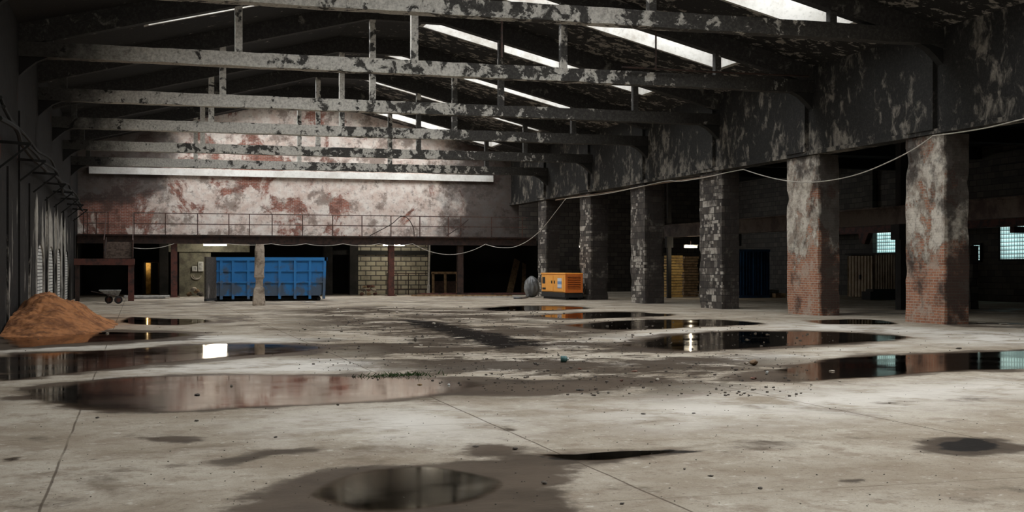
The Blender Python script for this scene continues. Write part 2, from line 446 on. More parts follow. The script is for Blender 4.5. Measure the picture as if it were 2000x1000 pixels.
# ------------------------------------------------------------------ trusses
HANG = [-2.4, 2.85, 8.15, 13.0, 18.4]
tlab = ['nearest roof truss across the top of the picture, its grey tie beam worn dark',
        'second roof truss from the camera, broad tie beam flaking white and black over its middle',
        'third roof truss from the camera, narrower tie beam flaked white',
        'fourth roof truss from the camera, narrow tie beam freckled white at the right',
        'fifth roof truss from the camera, thin dull grey tie beam before the brick gable',
        'sixth and last roof truss, pale grey tie beam just in front of the brick gable']
for i, (y, zb) in enumerate(zip(TR, ZB)):
    t = thing('roof_truss', (XM, y, zb), tlab[i], 'roof truss', 'roof trusses across the hall')
    m = MB()
    # tie beam as a long subdivided bar with slightly chipped edges
    N = 90
    for k in range(N + 1):
        x = XL + (XR - XL) * k / N
        j = lambda s: .025 * mnoise.noise(Vector((x * 1.9, s * 7.3, y)))
        m.v += [(x, y + j(1), zb + j(2)), (x, y + .42, zb + j(3)), (x, y + .42, zb + .42 + j(4)), (x, y + j(5), zb + .42 + j(6))]
    for k in range(N):
        for q in range(4):
            a, b = k * 4 + q, k * 4 + (q + 1) % 4
            m.f.append((a, b, b + 4, a + 4))
    m.f += [(3, 2, 1, 0), (N * 4, N * 4 + 1, N * 4 + 2, N * 4 + 3)]
    m.build('tie_beam', M['beam'], t)
    for x0, x1 in ((XL, 7.95), (2 * XM - 7.95, XR)):
        m = MB(); za, zc = zraf(x0), zraf(x1)
        m.hexa([(x0, y + .03, za), (x1, y + .03, zc), (x1, y + .39, zc), (x0, y + .39, za), (x0, y + .03, za + .62), (x1, y + .03, zc + .62), (x1, y + .39, zc + .62), (x0, y + .39, za + .62)])
        m.build('rafter', M['rafter'], t)
    m = MB(); zc = zraf(XM); m.box(7.95, 2 * XM - 7.95, y + .03, y + .39, zc, zc + .62)
    m.build('ridge_collar', M['rafter'], t)
    for x in HANG:
        m = MB(); w = .21
        m.box(x - w / 2, x + w / 2, y + .1, y + .32, zb + .41, zraf(x) + .1)
        m.build('hanger_post', M['beam'], t)
    for sx, x in ((1, XL), (-1, XR)):
        m = MB()
        pts = [(x, zb + .02), (x + sx * .8, zb + .02), (x + sx * .45, zb - .14), (x + sx * .2, zb - .35), (x, zb - .55)]
        m.prism(pts, 'y', y + .06, y + .36)
        m.build('haunch', M['soot'], t)

# thin hanging rod frames seen between the trusses (fire pipe drops)
m = MB(); p0 = on_y(1290, 132, 37.0); p1 = on_y(1640, 150, 37.0)
m.tube([on_y(1215, 131, 36.9), on_y(1400, 141, 36.9), on_y(1580, 149, 36.9)], .03, 6)
m.tube([on_y(1281, 50, 36.9), on_y(1281, 134, 36.9)], .03, 6)
tag(m.build('hanging_pipe', M['rust'], origin=p0), 'thin rusty pipe with one drop running above the second tie beam', 'pipe', None, 'thing')
m = MB(); m.tube([on_y(972, 34, 42), on_y(1020, 35, 42)], .03, 6); m.tube([on_y(980, 28, 42), on_y(980, 112, 42)], .04, 6)
tag(m.build('hanging_pipe', M['rust'], origin=on_y(980, 34, 42)), 'dark T-shaped pipe drop hanging near the top centre beside a hanger post', 'pipe', None, 'thing')

# ------------------------------------------------------------------ walls
m = MB(); m.box(XR, XR + .5, Y0, YB + .4, GIRD, zr(XR) + .3)
for y in TR + [23.0, 15.9]:
    m.box(XR - .14, XR, y + .35, y + 1.65, GIRD + .12, zr(XR))
m.box(XR - .1, XR, Y0, YB, GIRD, GIRD + .14)
struct(m, 'wall_right', M['inner'])

# left wall with arched, bricked-up window niches
m = MB(); nb = MB()
niches = [(45.5, 3.0), (51.0, 3.0), (55.9, 2.9), (62.0, 2.8)]
ztop = zr(XL) + .3; x = XL; xb = XL - .10; cur = Y0
for yc, w in niches:
    a, b = yc - w / 2, yc + w / 2; zs = 1.75; zt = 2.45; z0 = .15
    m.add([(x, cur, 0), (x, a, 0), (x, a, ztop), (x, cur, ztop)], [(0, 1, 2, 3)])
    m.add([(x, a, 0), (x, b, 0), (x, b, z0), (x, a, z0)], [(0, 1, 2, 3)])
    arc = [(yc + math.cos(th) * w / 2, zs + math.sin(th) * (zt - zs)) for th in [math.pi * k / 12 for k in range(13)]]   # from b to a
    prof = [(b, z0)] + arc + [(a, z0)]
    vs = [(x, a, ztop), (x, b, ztop)] + [(x, q, z) for q, z in arc]
    n = len(arc)
    for k in range(n - 1):
        q0, q1 = arc[k], arc[k + 1]
        m.add([(x, q0[0], q0[1]), (x, q1[0], q1[1]), (x, q1[0], ztop), (x, q0[0], ztop)], [(0, 1, 2, 3)])
    for k in range(len(prof) - 1):
        q0, q1 = prof[k], prof[k + 1]
        m.add([(x, *q0), (x, *q1), (xb, *q1), (xb, *q0)], [(0, 1, 2, 3)])
    m.add([(x, a, z0), (x, b, z0), (xb, b, z0), (xb, a, z0)], [(0, 1, 2, 3)])
    nb.add([(xb, *q) for q in prof], [tuple(range(len(prof)))])
    cur = b
m.add([(x, cur, 0), (x, YB, 0), (x, YB, ztop), (x, cur, ztop)], [(0, 1, 2, 3)])
m.box(XL - .6, XL - .3, Y0, YB, -.1, ztop)
for y in TR[:2] + [23.0, 34, 40.6, 48.2, 53.5, 58.9, 68.5]:
    m.box(XL, XL + .05, y - .1, y + .5, 0, 6.0 if y in TR else 4.2)
struct(m, 'wall_left', M['left'])
for k, (yc, w) in enumerate(niches):
    q = MB(); zs, zt, z0 = 1.75, 2.45, .15
    arc = [(yc + math.cos(th) * w / 2, zs + math.sin(th) * (zt - zs)) for th in [math.pi * j / 12 for j in range(13)]]
    q.prism([(yc + w / 2, z0)] + arc + [(yc - w / 2, z0)], 'x', XL - .12, XL - .05)
    o = struct(q, 'window_%d' % (k + 1), M['niche'])

# gable wall above the walkway
m = MB()
pts = [(XL - .4, 3.3), (XR + .5, 3.3), (XR + .5, zr(XR) + .3), (2 * XM - 7.95, zr(XM) + .3), (7.95, zr(XM) + .3), (XL - .4, zr(XL) + .3)]
m.prism(pts, 'y', YB, YB + .5)
struct(m, 'wall_back', M['back'])
m = MB(); m.box(XL + .6, XR - 1.2, YB - .22, YB, 6.86, 7.24)
struct(m, 'trim_1', M['pale_trim'] if 'pale_trim' in M else M['curb'])
# space under and behind the walkway
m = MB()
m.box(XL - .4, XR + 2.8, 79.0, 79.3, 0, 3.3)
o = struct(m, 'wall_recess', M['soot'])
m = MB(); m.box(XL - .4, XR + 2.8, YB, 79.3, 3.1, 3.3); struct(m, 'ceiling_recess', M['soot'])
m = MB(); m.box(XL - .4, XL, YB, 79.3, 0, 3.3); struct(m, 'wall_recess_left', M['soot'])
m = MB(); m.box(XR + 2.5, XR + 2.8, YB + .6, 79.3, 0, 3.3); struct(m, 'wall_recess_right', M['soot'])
XB0, XB1 = on_y(697, 540, 74.5).x, on_y(835, 540, 74.5).x
m = MB(); m.box(XB0, XB1, 74.5, 74.8, 0, 3.1); struct(m, 'wall_partition', M['block'])
XE0, XE1 = on_y(350, 540, 74.5).x, on_y(412, 540, 74.5).x
m = MB(); m.box(XE0, XE1, 74.5, 74.8, 0, 2.55); struct(m, 'wall_panel', M['greenwall'])
m = MB(); m.box(XE0 - .6, XE1 + 2.2, 74.2, 74.75, 2.55, 3.1); struct(m, 'beam_recess', M['greenwall'])
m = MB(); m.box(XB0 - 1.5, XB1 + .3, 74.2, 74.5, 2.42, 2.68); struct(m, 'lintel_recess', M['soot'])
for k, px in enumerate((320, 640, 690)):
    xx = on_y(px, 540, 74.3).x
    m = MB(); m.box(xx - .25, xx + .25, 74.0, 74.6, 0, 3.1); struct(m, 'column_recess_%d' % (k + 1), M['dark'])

# aisle beyond the pillars
m = MB(); m.box(XA, XA + .4, Y0, YB + 7, 0, 8.2)
for y in (46.2, 54.0, 61.0, 68.0): m.box(XA - .35, XA, y, y + 1.0, 0, 8.0)
m.box(XA - .3, XA, Y0, 51.0, 6.6, 7.2)
struct(m, 'wall_aisle', M['aislewall'])
m = MB(); m.box(XR + .5, XA + .4, Y0, YB + 7, 7.6, 7.9)
for y in TR: m.box(XR + .5, XA, y + .6, y + 1.0, 7.0, 7.6)
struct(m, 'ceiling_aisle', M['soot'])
m = MB(); m.box(XR + .5, XA, YB + 6.6, YB + 7, 0, 7.7); struct(m, 'wall_aisle_end', M['aislewall'])
m = MB(); m.box(XL - .4, XA + .4, Y0 - .3, Y0, 0, 12); struct(m, 'wall_front', M['soot'])

def gwin(k, ya, yb, za, zb):
    m = MB(); m.box(XA - .06, XA, ya, yb, za, zb)
    o = struct(m, 'window_%d' % k, M['glassblock'])
    f = MB()
    f.box(XA - .1, XA, ya - .1, ya, za - .1, zb + .1); f.box(XA - .1, XA, yb, yb + .1, za - .1, zb + .1)
    f.box(XA - .1, XA, ya, yb, za - .1, za); f.box(XA - .1, XA, ya, yb, zb, zb + .1)
    f.build('window_frame', M['soot'], o)
pa, pb = on_x(1956, 425, XA), on_x(1956, 506, XA)
gwin(5, pa.y - 2.3, pa.y, pb.z, pa.z)
pa, pb = on_x(1712, 419, XA), on_x(1754, 496, XA)
gwin(6, pb.y, pa.y, pb.z, pa.z)
pa, pb = on_x(1909, 479, XA), on_x(1915, 508, XA)
gwin(7, pb.y - .05, pa.y + .2, pb.z, pa.z)

# ------------------------------------------------------------------ pillars
plab = ['nearest brick pillar on the right, long pale plaster patch above bare red brick',
        'second brick pillar from the right, pale plaster above a brick base with a cracked band',
        'third pillar from the right, grey stone blocks with scattered white flakes',
        'fourth pillar from the right, white plaster remnant halfway up its sooty blocks',
        'fifth pillar from the right, standing directly behind the orange generator',
        'farthest thin pillar at the end of the row, left of the generator pillar']
psize = [(.82, 1.85), (.80, 2.1), (.75, 2.0), (.95, 1.7), (.95, 1.6), (.8, 1.5)]
pY = [30.1, 36.9, 44.1, 51.8, 58.8, 65.9]
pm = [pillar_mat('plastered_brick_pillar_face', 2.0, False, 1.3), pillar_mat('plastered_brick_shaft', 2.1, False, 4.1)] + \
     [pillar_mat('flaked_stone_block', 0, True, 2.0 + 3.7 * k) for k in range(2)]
def rough_box(m, x0, x1, y0, y1, z0, z1, step, amp, seed):
    """box skin of small quads, edges chipped by noise"""
    def pt(x, y, z):
        p = Vector((x, y, z)); n = mnoise.noise_vector(p * 2.3 + Vector((seed, 0, 0))) * amp
        n += mnoise.noise_vector(p * .9 + Vector((0, seed, 0))) * amp
        ex = min(abs(x - x0), abs(x - x1)); ey = min(abs(y - y0), abs(y - y1))
        if ex < .01 and ey < .01:                # corner edges lose chunks
            c = max(0, mnoise.noise(Vector((x * 3 + seed, y, z * 1.6))) - .12) * .11
            n += Vector(((1 if abs(x - x0) < .01 else -1) * c, (1 if abs(y - y0) < .01 else -1) * c, 0))
        if abs(z - z1) < .01: n.z = 0
        if abs(z - z0) < .01: n.z = 0
        return tuple(p + n)
    nx, ny, nz = (max(2, round((b - a) / step)) for a, b in ((x0, x1), (y0, y1), (z0, z1)))
    ring = [(x0 + (x1 - x0) * i / nx, y0) for i in range(nx)] + [(x1, y0 + (y1 - y0) * i / ny) for i in range(ny)] + \
           [(x1 - (x1 - x0) * i / nx, y1) for i in range(nx)] + [(x0, y1 - (y1 - y0) * i / ny) for i in range(ny)]
    n = len(ring); vs = [pt(a, b, z0 + (z1 - z0) * k / nz) for k in range(nz + 1) for a, b in ring]
    fs = [(k * n + i, k * n + (i + 1) % n, (k + 1) * n + (i + 1) % n, (k + 1) * n + i) for k in range(nz) for i in range(n)]
    fs += [tuple(range(n - 1, -1, -1)), tuple(nz * n + i for i in range(n))]
    m.add(vs, fs)
for i, y in enumerate(pY):
    w, l = psize[i]; m = MB()
    rough_box(m, XR, XR + w, y, y + l, 0, GIRD - .012, .14, .016, i * 5.0)
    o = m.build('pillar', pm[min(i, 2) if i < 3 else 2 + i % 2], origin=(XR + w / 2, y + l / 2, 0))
    tag(o, plab[i], 'pillar', 'pillars along the right of the nave', 'thing')

clab = ['dark slim aisle column seen just left of the nearest brick pillar', 'dark aisle column hidden mostly behind the second brick pillar',
        'dark aisle column behind the third stone pillar', 'dark aisle column left of the yellow timber stack']
for i, y in enumerate((41.4, 48.5, 55.6, 61.0)):
    hw, cx = (.18, 28.22) if i < 3 else (.1, on_y(1306.5, 500, 61.0).x)
    t = thing('aisle_column', (cx, y, 0), clab[i], 'column', 'dark columns in the side aisle')
    m = MB(); m.box(cx - hw, cx + hw, y - hw, y + hw, 0, 3.0); m.build('shaft', M['dark'], t)
    m = MB(); m.box(cx - hw, cx + hw, y - hw, y + hw, 4.005, 6.99); m.build('upper_shaft', M['dark'], t)
    m = MB(); m.box(cx - hw * 1.8, cx + hw * 1.8, y - hw * 1.6, y + hw * 1.6, 2.7, 3.29); m.build('bracket_block', M['dark'], t)
m = MB(); m.box(28.0, 28.45, 8.0, 66.0, 3.3, 4.0); m.box(27.92, 28.0, 8.0, 66.0, 3.93, 4.0)
tag(m.build('aisle_girder', plain('brown_stained_concrete', (.13, .10, .08), (.06, .04, .035), .9, 1.2), origin=(28.2, 37, 3.3)),
    'long brown concrete girder carried by the dark aisle columns', 'girder', None, 'thing')
t = thing('crane_beam', (38.0, 62, 0), 'rust red steel beam with a bracket crossing in front of the glass block window', 'beam')
p0, p1 = on_x(1640, 437, 38.2), on_x(1757, 432, 38.2)
zt, zbm = p0.z, p0.z - .62
m = MB(); m.box(38.1, 38.4, p1.y - 12, p0.y + 6, zt - .07, zt); m.box(38.1, 38.4, p1.y - 12, p0.y + 6, zbm, zbm + .07); m.box(38.22, 38.28, p1.y - 12, p0.y + 6, zbm, zt)
m.build('girder', M['redsteel'], t)
pq = on_x(1683, 450, 38.0)
m = MB(); m.prism([(pq.y - .5, zbm), (pq.y + .5, zbm), (pq.y + .35, zbm - .5), (pq.y - .1, zbm - .6)], 'x', 38.1, 38.4); m.build('bracket', M['redsteel'], t)
for yy in (p1.y - 9, p0.y + 5):
    m = MB(); m.box(38.1, XA - .004, yy, yy + .3, zbm - .3, zbm - .01); m.build('wall_arm', M['redsteel'], t)

# ------------------------------------------------------------------ floor
def sdist(P, poly):
    """signed distance (inside positive) of points P (n,2) to a closed polygon"""
    poly = np.array(poly); n = len(poly); d = np.full(len(P), 1e9); ins = np.zeros(len(P), bool)
    for i in range(n):
        a, b = poly[i], poly[(i + 1) % n]; e = b - a; w = P - a
        t = np.clip((w @ e) / max(e @ e, 1e-9), 0, 1)
        d = np.minimum(d, np.hypot(*(w - t[:, None] * e).T))
        c = ((a[1] > P[:, 1]) != (b[1] > P[:, 1]))
        with np.errstate(divide='ignore', invalid='ignore'):
            xx = (b[0] - a[0]) * (P[:, 1] - a[1]) / (b[1] - a[1]) + a[0]
        ins ^= c & (P[:, 0] < xx)
    return np.where(ins, d, -d)
def G(pts): return [tuple(gp(x, y)[:2]) for x, y in pts]

damp = [  # outline in photo pixels, soft edge in metres, strength
    ([(0, 690), (200, 682), (400, 670), (560, 668), (690, 676), (640, 690), (480, 702), (300, 716), (100, 738), (0, 748)], .8, 1.0),
    ([(-60, 640), (60, 645), (250, 643), (420, 648), (380, 664), (200, 674), (0, 684), (-60, 684)], .8, 1.0),
    ([(10, 768), (90, 748), (220, 735), (400, 729), (640, 730), (900, 735), (1100, 742), (1300, 740), (1240, 765), (1060, 775), (900, 773), (760, 788), (560, 798), (380, 806), (220, 808), (70, 798)], .5, .9),
    ([(640, 610), (720, 600), (900, 600), (1000, 640), (1120, 680), (1400, 705), (1540, 718), (1500, 745), (1300, 755), (1100, 745), (900, 735), (720, 700), (660, 660)], 3.0, .40),
    ([(1180, 668), (1300, 652), (1420, 645), (1560, 645), (1700, 649), (1800, 660), (1700, 670), (1560, 679), (1440, 687), (1280, 690), (1180, 684)], .8, .95),
    ([(1480, 722), (1600, 699), (1750, 689), (1900, 684), (2120, 680), (2120, 718), (1950, 726), (1800, 734), (1640, 746), (1500, 750), (1380, 745)], .8, .95),
    ([(1020, 640), (1150, 625), (1300, 622), (1430, 623), (1515, 633), (1400, 640), (1280, 646), (1120, 655)], 1.2, .8),
    ([(980, 618), (1150, 608), (1250, 608), (1340, 616), (1240, 621), (1080, 626)], 1.0, .9),
    ([(900, 604), (1000, 596), (1100, 596), (1175, 602), (1080, 608), (930, 610)], 1.0, .9),
    ([(430, 1000), (520, 940), (640, 912), (800, 898), (960, 895), (1060, 880), (1110, 900), (1130, 930), (1100, 965), (1160, 1010), (1180, 1060), (400, 1060)], .4, .95),
    ([(790, 905), (900, 870), (1000, 850), (1080, 880), (1180, 900), (1160, 915), (1060, 925), (960, 900)], .4, .7),
    ([(1040, 886), (1110, 878), (1230, 872), (1390, 878), (1385, 886), (1290, 900), (1200, 908), (1110, 902)], .25, .55),
    ([(1770, 862), (1850, 852), (1930, 856), (1995, 872), (1960, 888), (1880, 894), (1800, 886)], .35, 1.0),
    ([(950, 830), (1010, 832), (1035, 842), (990, 846), (955, 838)], .15, .7),
    ([(235, 852), (300, 852), (380, 850), (440, 860), (380, 870), (300, 866)], .2, .75),
    ([(480, 878), (620, 870), (660, 876), (600, 888), (440, 912), (400, 905)], .3, .72),
    ([(5, 896), (35, 892), (42, 897), (20, 902)], .06, 1.0),
    ([(163, 896), (185, 893), (192, 897), (172, 900)], .06, .9),
    ([(1640, 936), (1690, 935), (1692, 943), (1655, 945)], .06, .8),
    ([(430, 952), (470, 948), (495, 955), (470, 964), (435, 962)], .06, .45),
    ([(330, 620), (420, 612), (560, 622), (500, 636), (340, 634)], 1.5, .6),
    ([(0, 805), (120, 790), (260, 815), (100, 830)], .5, .45),
    ([(1700, 628), (2050, 628), (2100, 650), (1850, 640)], 1.2, .6),
    ([(1420, 606), (1600, 606), (2050, 600), (2050, 612), (1700, 618)], 1.2, .5),
    ([(0, 590), (800, 578), (1050, 582), (1000, 592), (600, 600), (200, 606)], 2.5, .45),
    ([(380, 985), (560, 940), (700, 1000), (420, 1040)], .6, .6),
    ([(60, 930), (300, 900), (380, 960), (200, 1000)], .5, .5),
    ([(1250, 860), (1500, 830), (1800, 850), (1700, 900), (1400, 910)], .8, .42),
    ([(560, 1000), (900, 985), (1000, 1040), (560, 1040)], .3, .9),
]
gx = np.unique(np.concatenate([np.arange(-4, 15, .13), np.arange(15, 30, .25), np.arange(30, 41, 1.0)]))
gy = np.unique(np.concatenate([np.array([-20, -12, -5, 0, 4]), np.arange(6, 26, .13), np.arange(26, 60, .22), np.arange(60, 80.1, .5)]))
gx = np.append(gx, XA); gx.sort()
GX, GY = np.meshgrid(gx, gy); P = np.stack([GX.ravel(), GY.ravel()], 1)
wet = np.zeros(len(P))
for poly, soft, st in damp:
    d = sdist(P, G(poly)); wet = np.maximum(wet, st * np.clip(.5 + d / (2 * soft), 0, 1))
grit = np.clip(.5 + sdist(P, G([(560, 605), (760, 596), (1000, 610), (1200, 660), (1560, 705), (1560, 745), (1300, 770), (900, 770), (760, 740), (640, 690)])) / 2.5, 0, 1)
deep = np.zeros(len(P))
for poly, soft in [([(780, 624), (850, 628), (910, 642), (1000, 658), (1062, 672), (990, 681), (930, 670), (865, 650), (810, 634)], 1.3),
                   ([(1048, 890), (1110, 892), (1180, 884), (1250, 886), (1260, 882), (1300, 878), (1388, 882), (1290, 886), (1230, 894), (1150, 898), (1080, 897)], .12),
                   ([(1830, 866), (1900, 858), (1960, 868), (1900, 884), (1850, 880)], .3)]:
    deep = np.maximum(deep, np.clip(.5 + sdist(P, G(poly)) / (2 * soft), 0, 1))
far = .40 * np.clip((P[:, 1] - 28) / 8, 0, 1) * np.clip((21 - P[:, 0]) / 4, 0, 1)
wet = np.maximum(wet, far)
wet = np.maximum(wet, .28)
sandy = np.clip(1 - np.hypot((P[:, 0] + 1.5) / 2.5, (P[:, 1] - 39) / 8), 0, 1)
pale = np.zeros(len(P))
for poly, soft in [([(220, 740), (300, 716), (480, 703), (640, 701), (740, 705), (775, 722), (640, 728), (400, 726), (250, 733)], .5),
                   ([(860, 716), (1000, 706), (1110, 704), (1130, 712), (1000, 720), (870, 724)], .6),
                   ([(1100, 676), (1200, 660), (1330, 645), (1400, 642), (1300, 652), (1180, 668)], 1.0),
                   ([(1200, 712), (1400, 699), (1560, 690), (1700, 679), (1740, 674), (1600, 694), (1400, 708)], .7),
                   ([(1500, 641), (1560, 630), (1780, 640), (1900, 648), (2080, 652), (2080, 674), (1850, 672), (1790, 652), (1600, 644)], 1.2),
                   ([(560, 820), (700, 806), (860, 800), (980, 820), (900, 850), (700, 862)], 1.0),
                   ([(150, 648), (420, 655), (640, 662), (560, 668), (300, 670), (200, 680), (0, 688), (0, 682)], .8),
                   ([(1130, 800), (1500, 770), (1900, 745), (2080, 740), (2080, 760), (1700, 800), (1300, 830)], 1.2)]:
    pale = np.maximum(pale, np.clip(.5 + sdist(P, G(poly)) / (2 * soft), 0, 1))
me = bpy.data.meshes.new('floor')
nx, ny = len(gx), len(gy)
idx = np.arange(nx * ny).reshape(ny, nx)
faces = np.stack([idx[:-1, :-1].ravel(), idx[:-1, 1:].ravel(), idx[1:, 1:].ravel(), idx[1:, :-1].ravel()], 1)
me.from_pydata(np.column_stack([P, np.zeros(len(P))]).tolist(), [], faces.tolist())
for nm, arr in (('wet', wet), ('grit', grit), ('deep', deep), ('sandy', sandy), ('pale', pale)):
    a = me.attributes.new(nm, 'FLOAT', 'POINT'); a.data.foreach_set('value', arr.astype(np.float32))
def floor_mat():
    b = NB('stained_wet_concrete_floor'); p = b.pos(); s = b.xyz(p)
    n1 = b.noise(p, .55, 8, .65); n2 = b.noise(p, 2.6, 8, .7); n3 = b.noise(p, 16, 5, .7)
    c = b.mix(b.ramp(n1, .35, .65), (.44, .39, .315), (.29, .24, .18))
    c = b.mix(b.ramp(n2, .48, .66, 0, .75), c, (.25, .20, .15))
    n4 = b.noise(b.vadd(p, (31, 7, 0)), .42, 10, .68, .6)
    c = b.mix(b.ramp(n4, .54, .68, 0, .8), c, (.15, .115, .082))
    c = b.mix(b.ramp(n3, .54, .68, 0, .6), c, (.17, .14, .11))
    n5 = b.noise(p, 55, 3, .7)
    c = b.mix(b.ramp(n5, .52, .68, 0, .45), c, (.15, .12, .095))
    c = b.mix(b.ramp(b.noise(b.vadd(p, (0, 3, 8)), 7, 6, .7), .58, .68, 0, .5), c, (.62, .57, .49))
    pk = b.math('MULTIPLY', b.attr('pale'), b.ramp(b.noise(b.vadd(p, (2, 5, 0)), .9, 9, .66), .36, .56))
    c = b.mix(b.math('MULTIPLY', pk, .85), c, (.66, .62, .555))
    c = b.mix(b.math('MULTIPLY', b.attr('sandy'), .8), c, (.30, .15, .07))
    # grit zone: dense dark speckle and streaks
    g1 = b.noise(p, 1.4, 12, .80, .3)
    g0 = b.noise(b.vadd(p, (4, 9, 0)), .38, 8, .6, .4)
    g1 = b.math('ADD', b.math('MULTIPLY', g0, .6), b.math('MULTIPLY', g1, .4))
    gk = b.math('MULTIPLY', b.attr('grit'), b.ramp(g1, .44, .51))
    c = b.mix(b.math('MULTIPLY', gk, .93), c, (.055, .041, .030))
    # joints between the slabs
    w = b.math('MULTIPLY', b.math('SUBTRACT', b.noise(p, 1.5, 3, .5), .5), .03)
    def line(u, off, per, wid):
        q = b.math('FRACT', b.math('DIVIDE', b.math('SUBTRACT', b.math('ADD', u, w), off - per / 2), per))
        q = b.math('MULTIPLY', b.math('ABSOLUTE', b.math('SUBTRACT', q, .5)), per)
        return b.ramp(q, wid, wid * .3)
    jk = b.math('MAXIMUM', line(s[0], -.62, 4.1, .015), b.math('MULTIPLY', line(s[1], 12.35, 4.4, .011), .7))
    jk = b.math('MULTIPLY', jk, b.ramp(b.noise(p, .7, 4, .6), .3, .5, .35, 1.0))
    c = b.mix(b.math('MULTIPLY', jk, .75), c, (.07, .052, .038))
    # damp concrete
    wv = b.math('ADD', b.attr('wet'), b.math('MULTIPLY', b.math('SUBTRACT', b.noise(p, .75, 10, .70), .5), 1.7))
    wk = b.ramp(wv, .40, .66)
    cd = b.mix(b.ramp(n1, .4, .65), (.095, .070, .050), (.050, .037, .027))
    c = b.mix(b.math('MULTIPLY', wk, .95), c, cd)
    dk = b.ramp(b.math('ADD', b.attr('deep'), b.math('MULTIPLY', b.math('SUBTRACT', b.noise(p, 2.2, 9, .7), .5), 1.1)), .42, .55)
    c = b.mix(dk, c, (.018, .015, .013))
    ro = b.math('ADD', b.math('MULTIPLY', wk, -.5), .85)
    bm_ = b.bump(b.math('ADD', b.math('MULTIPLY', n2, .6), b.math('MULTIPLY', n3, .25)), .35, .02)
    return b.done(b.principled(c, ro, 0, bm_, spec=b.math('ADD', b.math('MULTIPLY', wk, .02), .0)))
me.materials.append(floor_mat())
o = bpy.data.objects.new('floor', me); C.objects.link(o); o['kind'] = 'structure'

# puddles: thin sheets of water with ragged, shallow rims
def water_mat(name='shallow_muddy_water', film=(.66, .62, .57, 1)):
    b = NB(name); p = b.pos()
    d = b.math('ADD', b.attr('depth'), b.math('MULTIPLY', b.math('SUBTRACT', b.noise(p, 1.4, 8, .66), .5), .75))
    cov = b.ramp(d, .10, .55)
    fr = b.t.nodes.new('ShaderNodeFresnel'); fr.inputs[0].default_value = 1.33
    tr = b.t.nodes.new('ShaderNodeBsdfTransparent'); tr.inputs[0].default_value = (.46, .37, .29, 1)
    gl = b.t.nodes.new('ShaderNodeBsdfGlossy'); b.put(gl.inputs['Roughness'], b.ramp(b.noise(p, .6, 4, .6), .35, .65, .03, .11))
    gl.inputs['Color'].default_value = film
    n = b.bump(b.noise(b.scale(p, (1, 1, 1)), 3.0, 2, .5), .02, .01)
    b.put(gl.inputs['Normal'], n)
    mx = b.t.nodes.new('ShaderNodeMixShader'); b.put(mx.inputs[0], fr.outputs[0])
    b.t.links.new(tr.outputs[0], mx.inputs[1]); b.t.links.new(gl.outputs[0], mx.inputs[2])
    t2 = b.t.nodes.new('ShaderNodeBsdfTransparent')
    m2 = b.t.nodes.new('ShaderNodeMixShader'); b.put(m2.inputs[0], cov)
    b.t.links.new(t2.outputs[0], m2.inputs[1]); b.t.links.new(mx.outputs[0], m2.inputs[2])
    return b.done(m2.outputs[0])
M['water'] = water_mat(); M['murky'] = water_mat('murky_scummed_water', (.30, .27, .23, 1))
def puddle(px, label, wob=.25, mt='water'):
    poly = [Vector((*q, 0)) for q in G(px)]
    pts = smooth_path(poly + [poly[0]], 8)[:-1]
    c = sum(pts, Vector()) / len(pts)
    m = MB(); dep = []
    for k, (s, dv) in enumerate(((1, 0), (.93, .25), (.83, .5), (.65, .8), (.35, 1.0))):
        for q in pts:
            w = q + (q - c).normalized() * wob * mnoise.noise(q * 1.1) * s
            w = c + (w - c) * s + Vector((0, 0, .004)); w.x = max(w.x, XL + .08)
            m.v.append(tuple(w)); dep.append(dv)
    n = len(pts)
    for k in range(4):
        for i in range(n): m.f.append((k * n + i, k * n + (i + 1) % n, (k + 1) * n + (i + 1) % n, (k + 1) * n + i))
    m.f.append(tuple(4 * n + i for i in range(n)))
    ob = m.build('puddle', M[mt], origin=(c.x, c.y, .004))
    a = ob.data.attributes.new('depth', 'FLOAT', 'POINT'); a.data.foreach_set('value', np.array(dep, np.float32))
    return tag(ob, label, 'puddle', 'rainwater puddles on the concrete floor', 'thing')
puddle([(-70, 700), (60, 690), (200, 683), (400, 672), (560, 671), (650, 677), (600, 688), (480, 696), (300, 712), (100, 735), (-70, 748)], 'long dark puddle at left mirroring the lit tube and the concrete post')
puddle([(-12, 646), (60, 648), (190, 648), (290, 649), (395, 651), (330, 662), (200, 669), (100, 675), (10, 679)], 'dark puddle lying along the foot of the orange sand pile')
puddle([(15, 768), (90, 750), (220, 737), (400, 731), (620, 731), (760, 734), (900, 738), (970, 752), (880, 771), (760, 786), (560, 797), (380, 805), (220, 806), (60, 796)], 'broad shallow brown puddle in the left middle, mirroring the pink brick wall')
puddle([(1200, 675), (1300, 655), (1400, 647), (1560, 646), (1700, 650), (1800, 660), (1700, 669), (1560, 677), (1440, 684), (1300, 688)], 'dark puddle at right mirroring the second brick pillar')
puddle([(1500, 722), (1600, 702), (1750, 692), (1900, 687), (2100, 683), (2100, 717), (1950, 723), (1800, 731), (1640, 743), (1530, 746)], 'long puddle at the right edge mirroring the nearest brick pillar and glass blocks')
puddle([(1090, 636), (1200, 626), (1300, 624), (1420, 624), (1515, 633), (1400, 638), (1300, 643), (1160, 645)], 'flat dark puddle mirroring the third pillar, behind the second pillar puddle')
puddle([(1020, 618), (1150, 610), (1250, 610), (1335, 616), (1240, 620), (1120, 623)], 'narrow puddle mirroring the orange generator, the nearer of two')
puddle([(930, 603), (1000, 598), (1100, 598), (1170, 602), (1080, 606), (960, 608)], 'thin puddle right in front of the orange generator, the farther of two')
puddle([(590, 968), (640, 938), (730, 916), (840, 908), (950, 926), (990, 948), (940, 976), (830, 996), (690, 1000)], 'dark puddle in the centre foreground at the bottom edge', .12, 'murky')
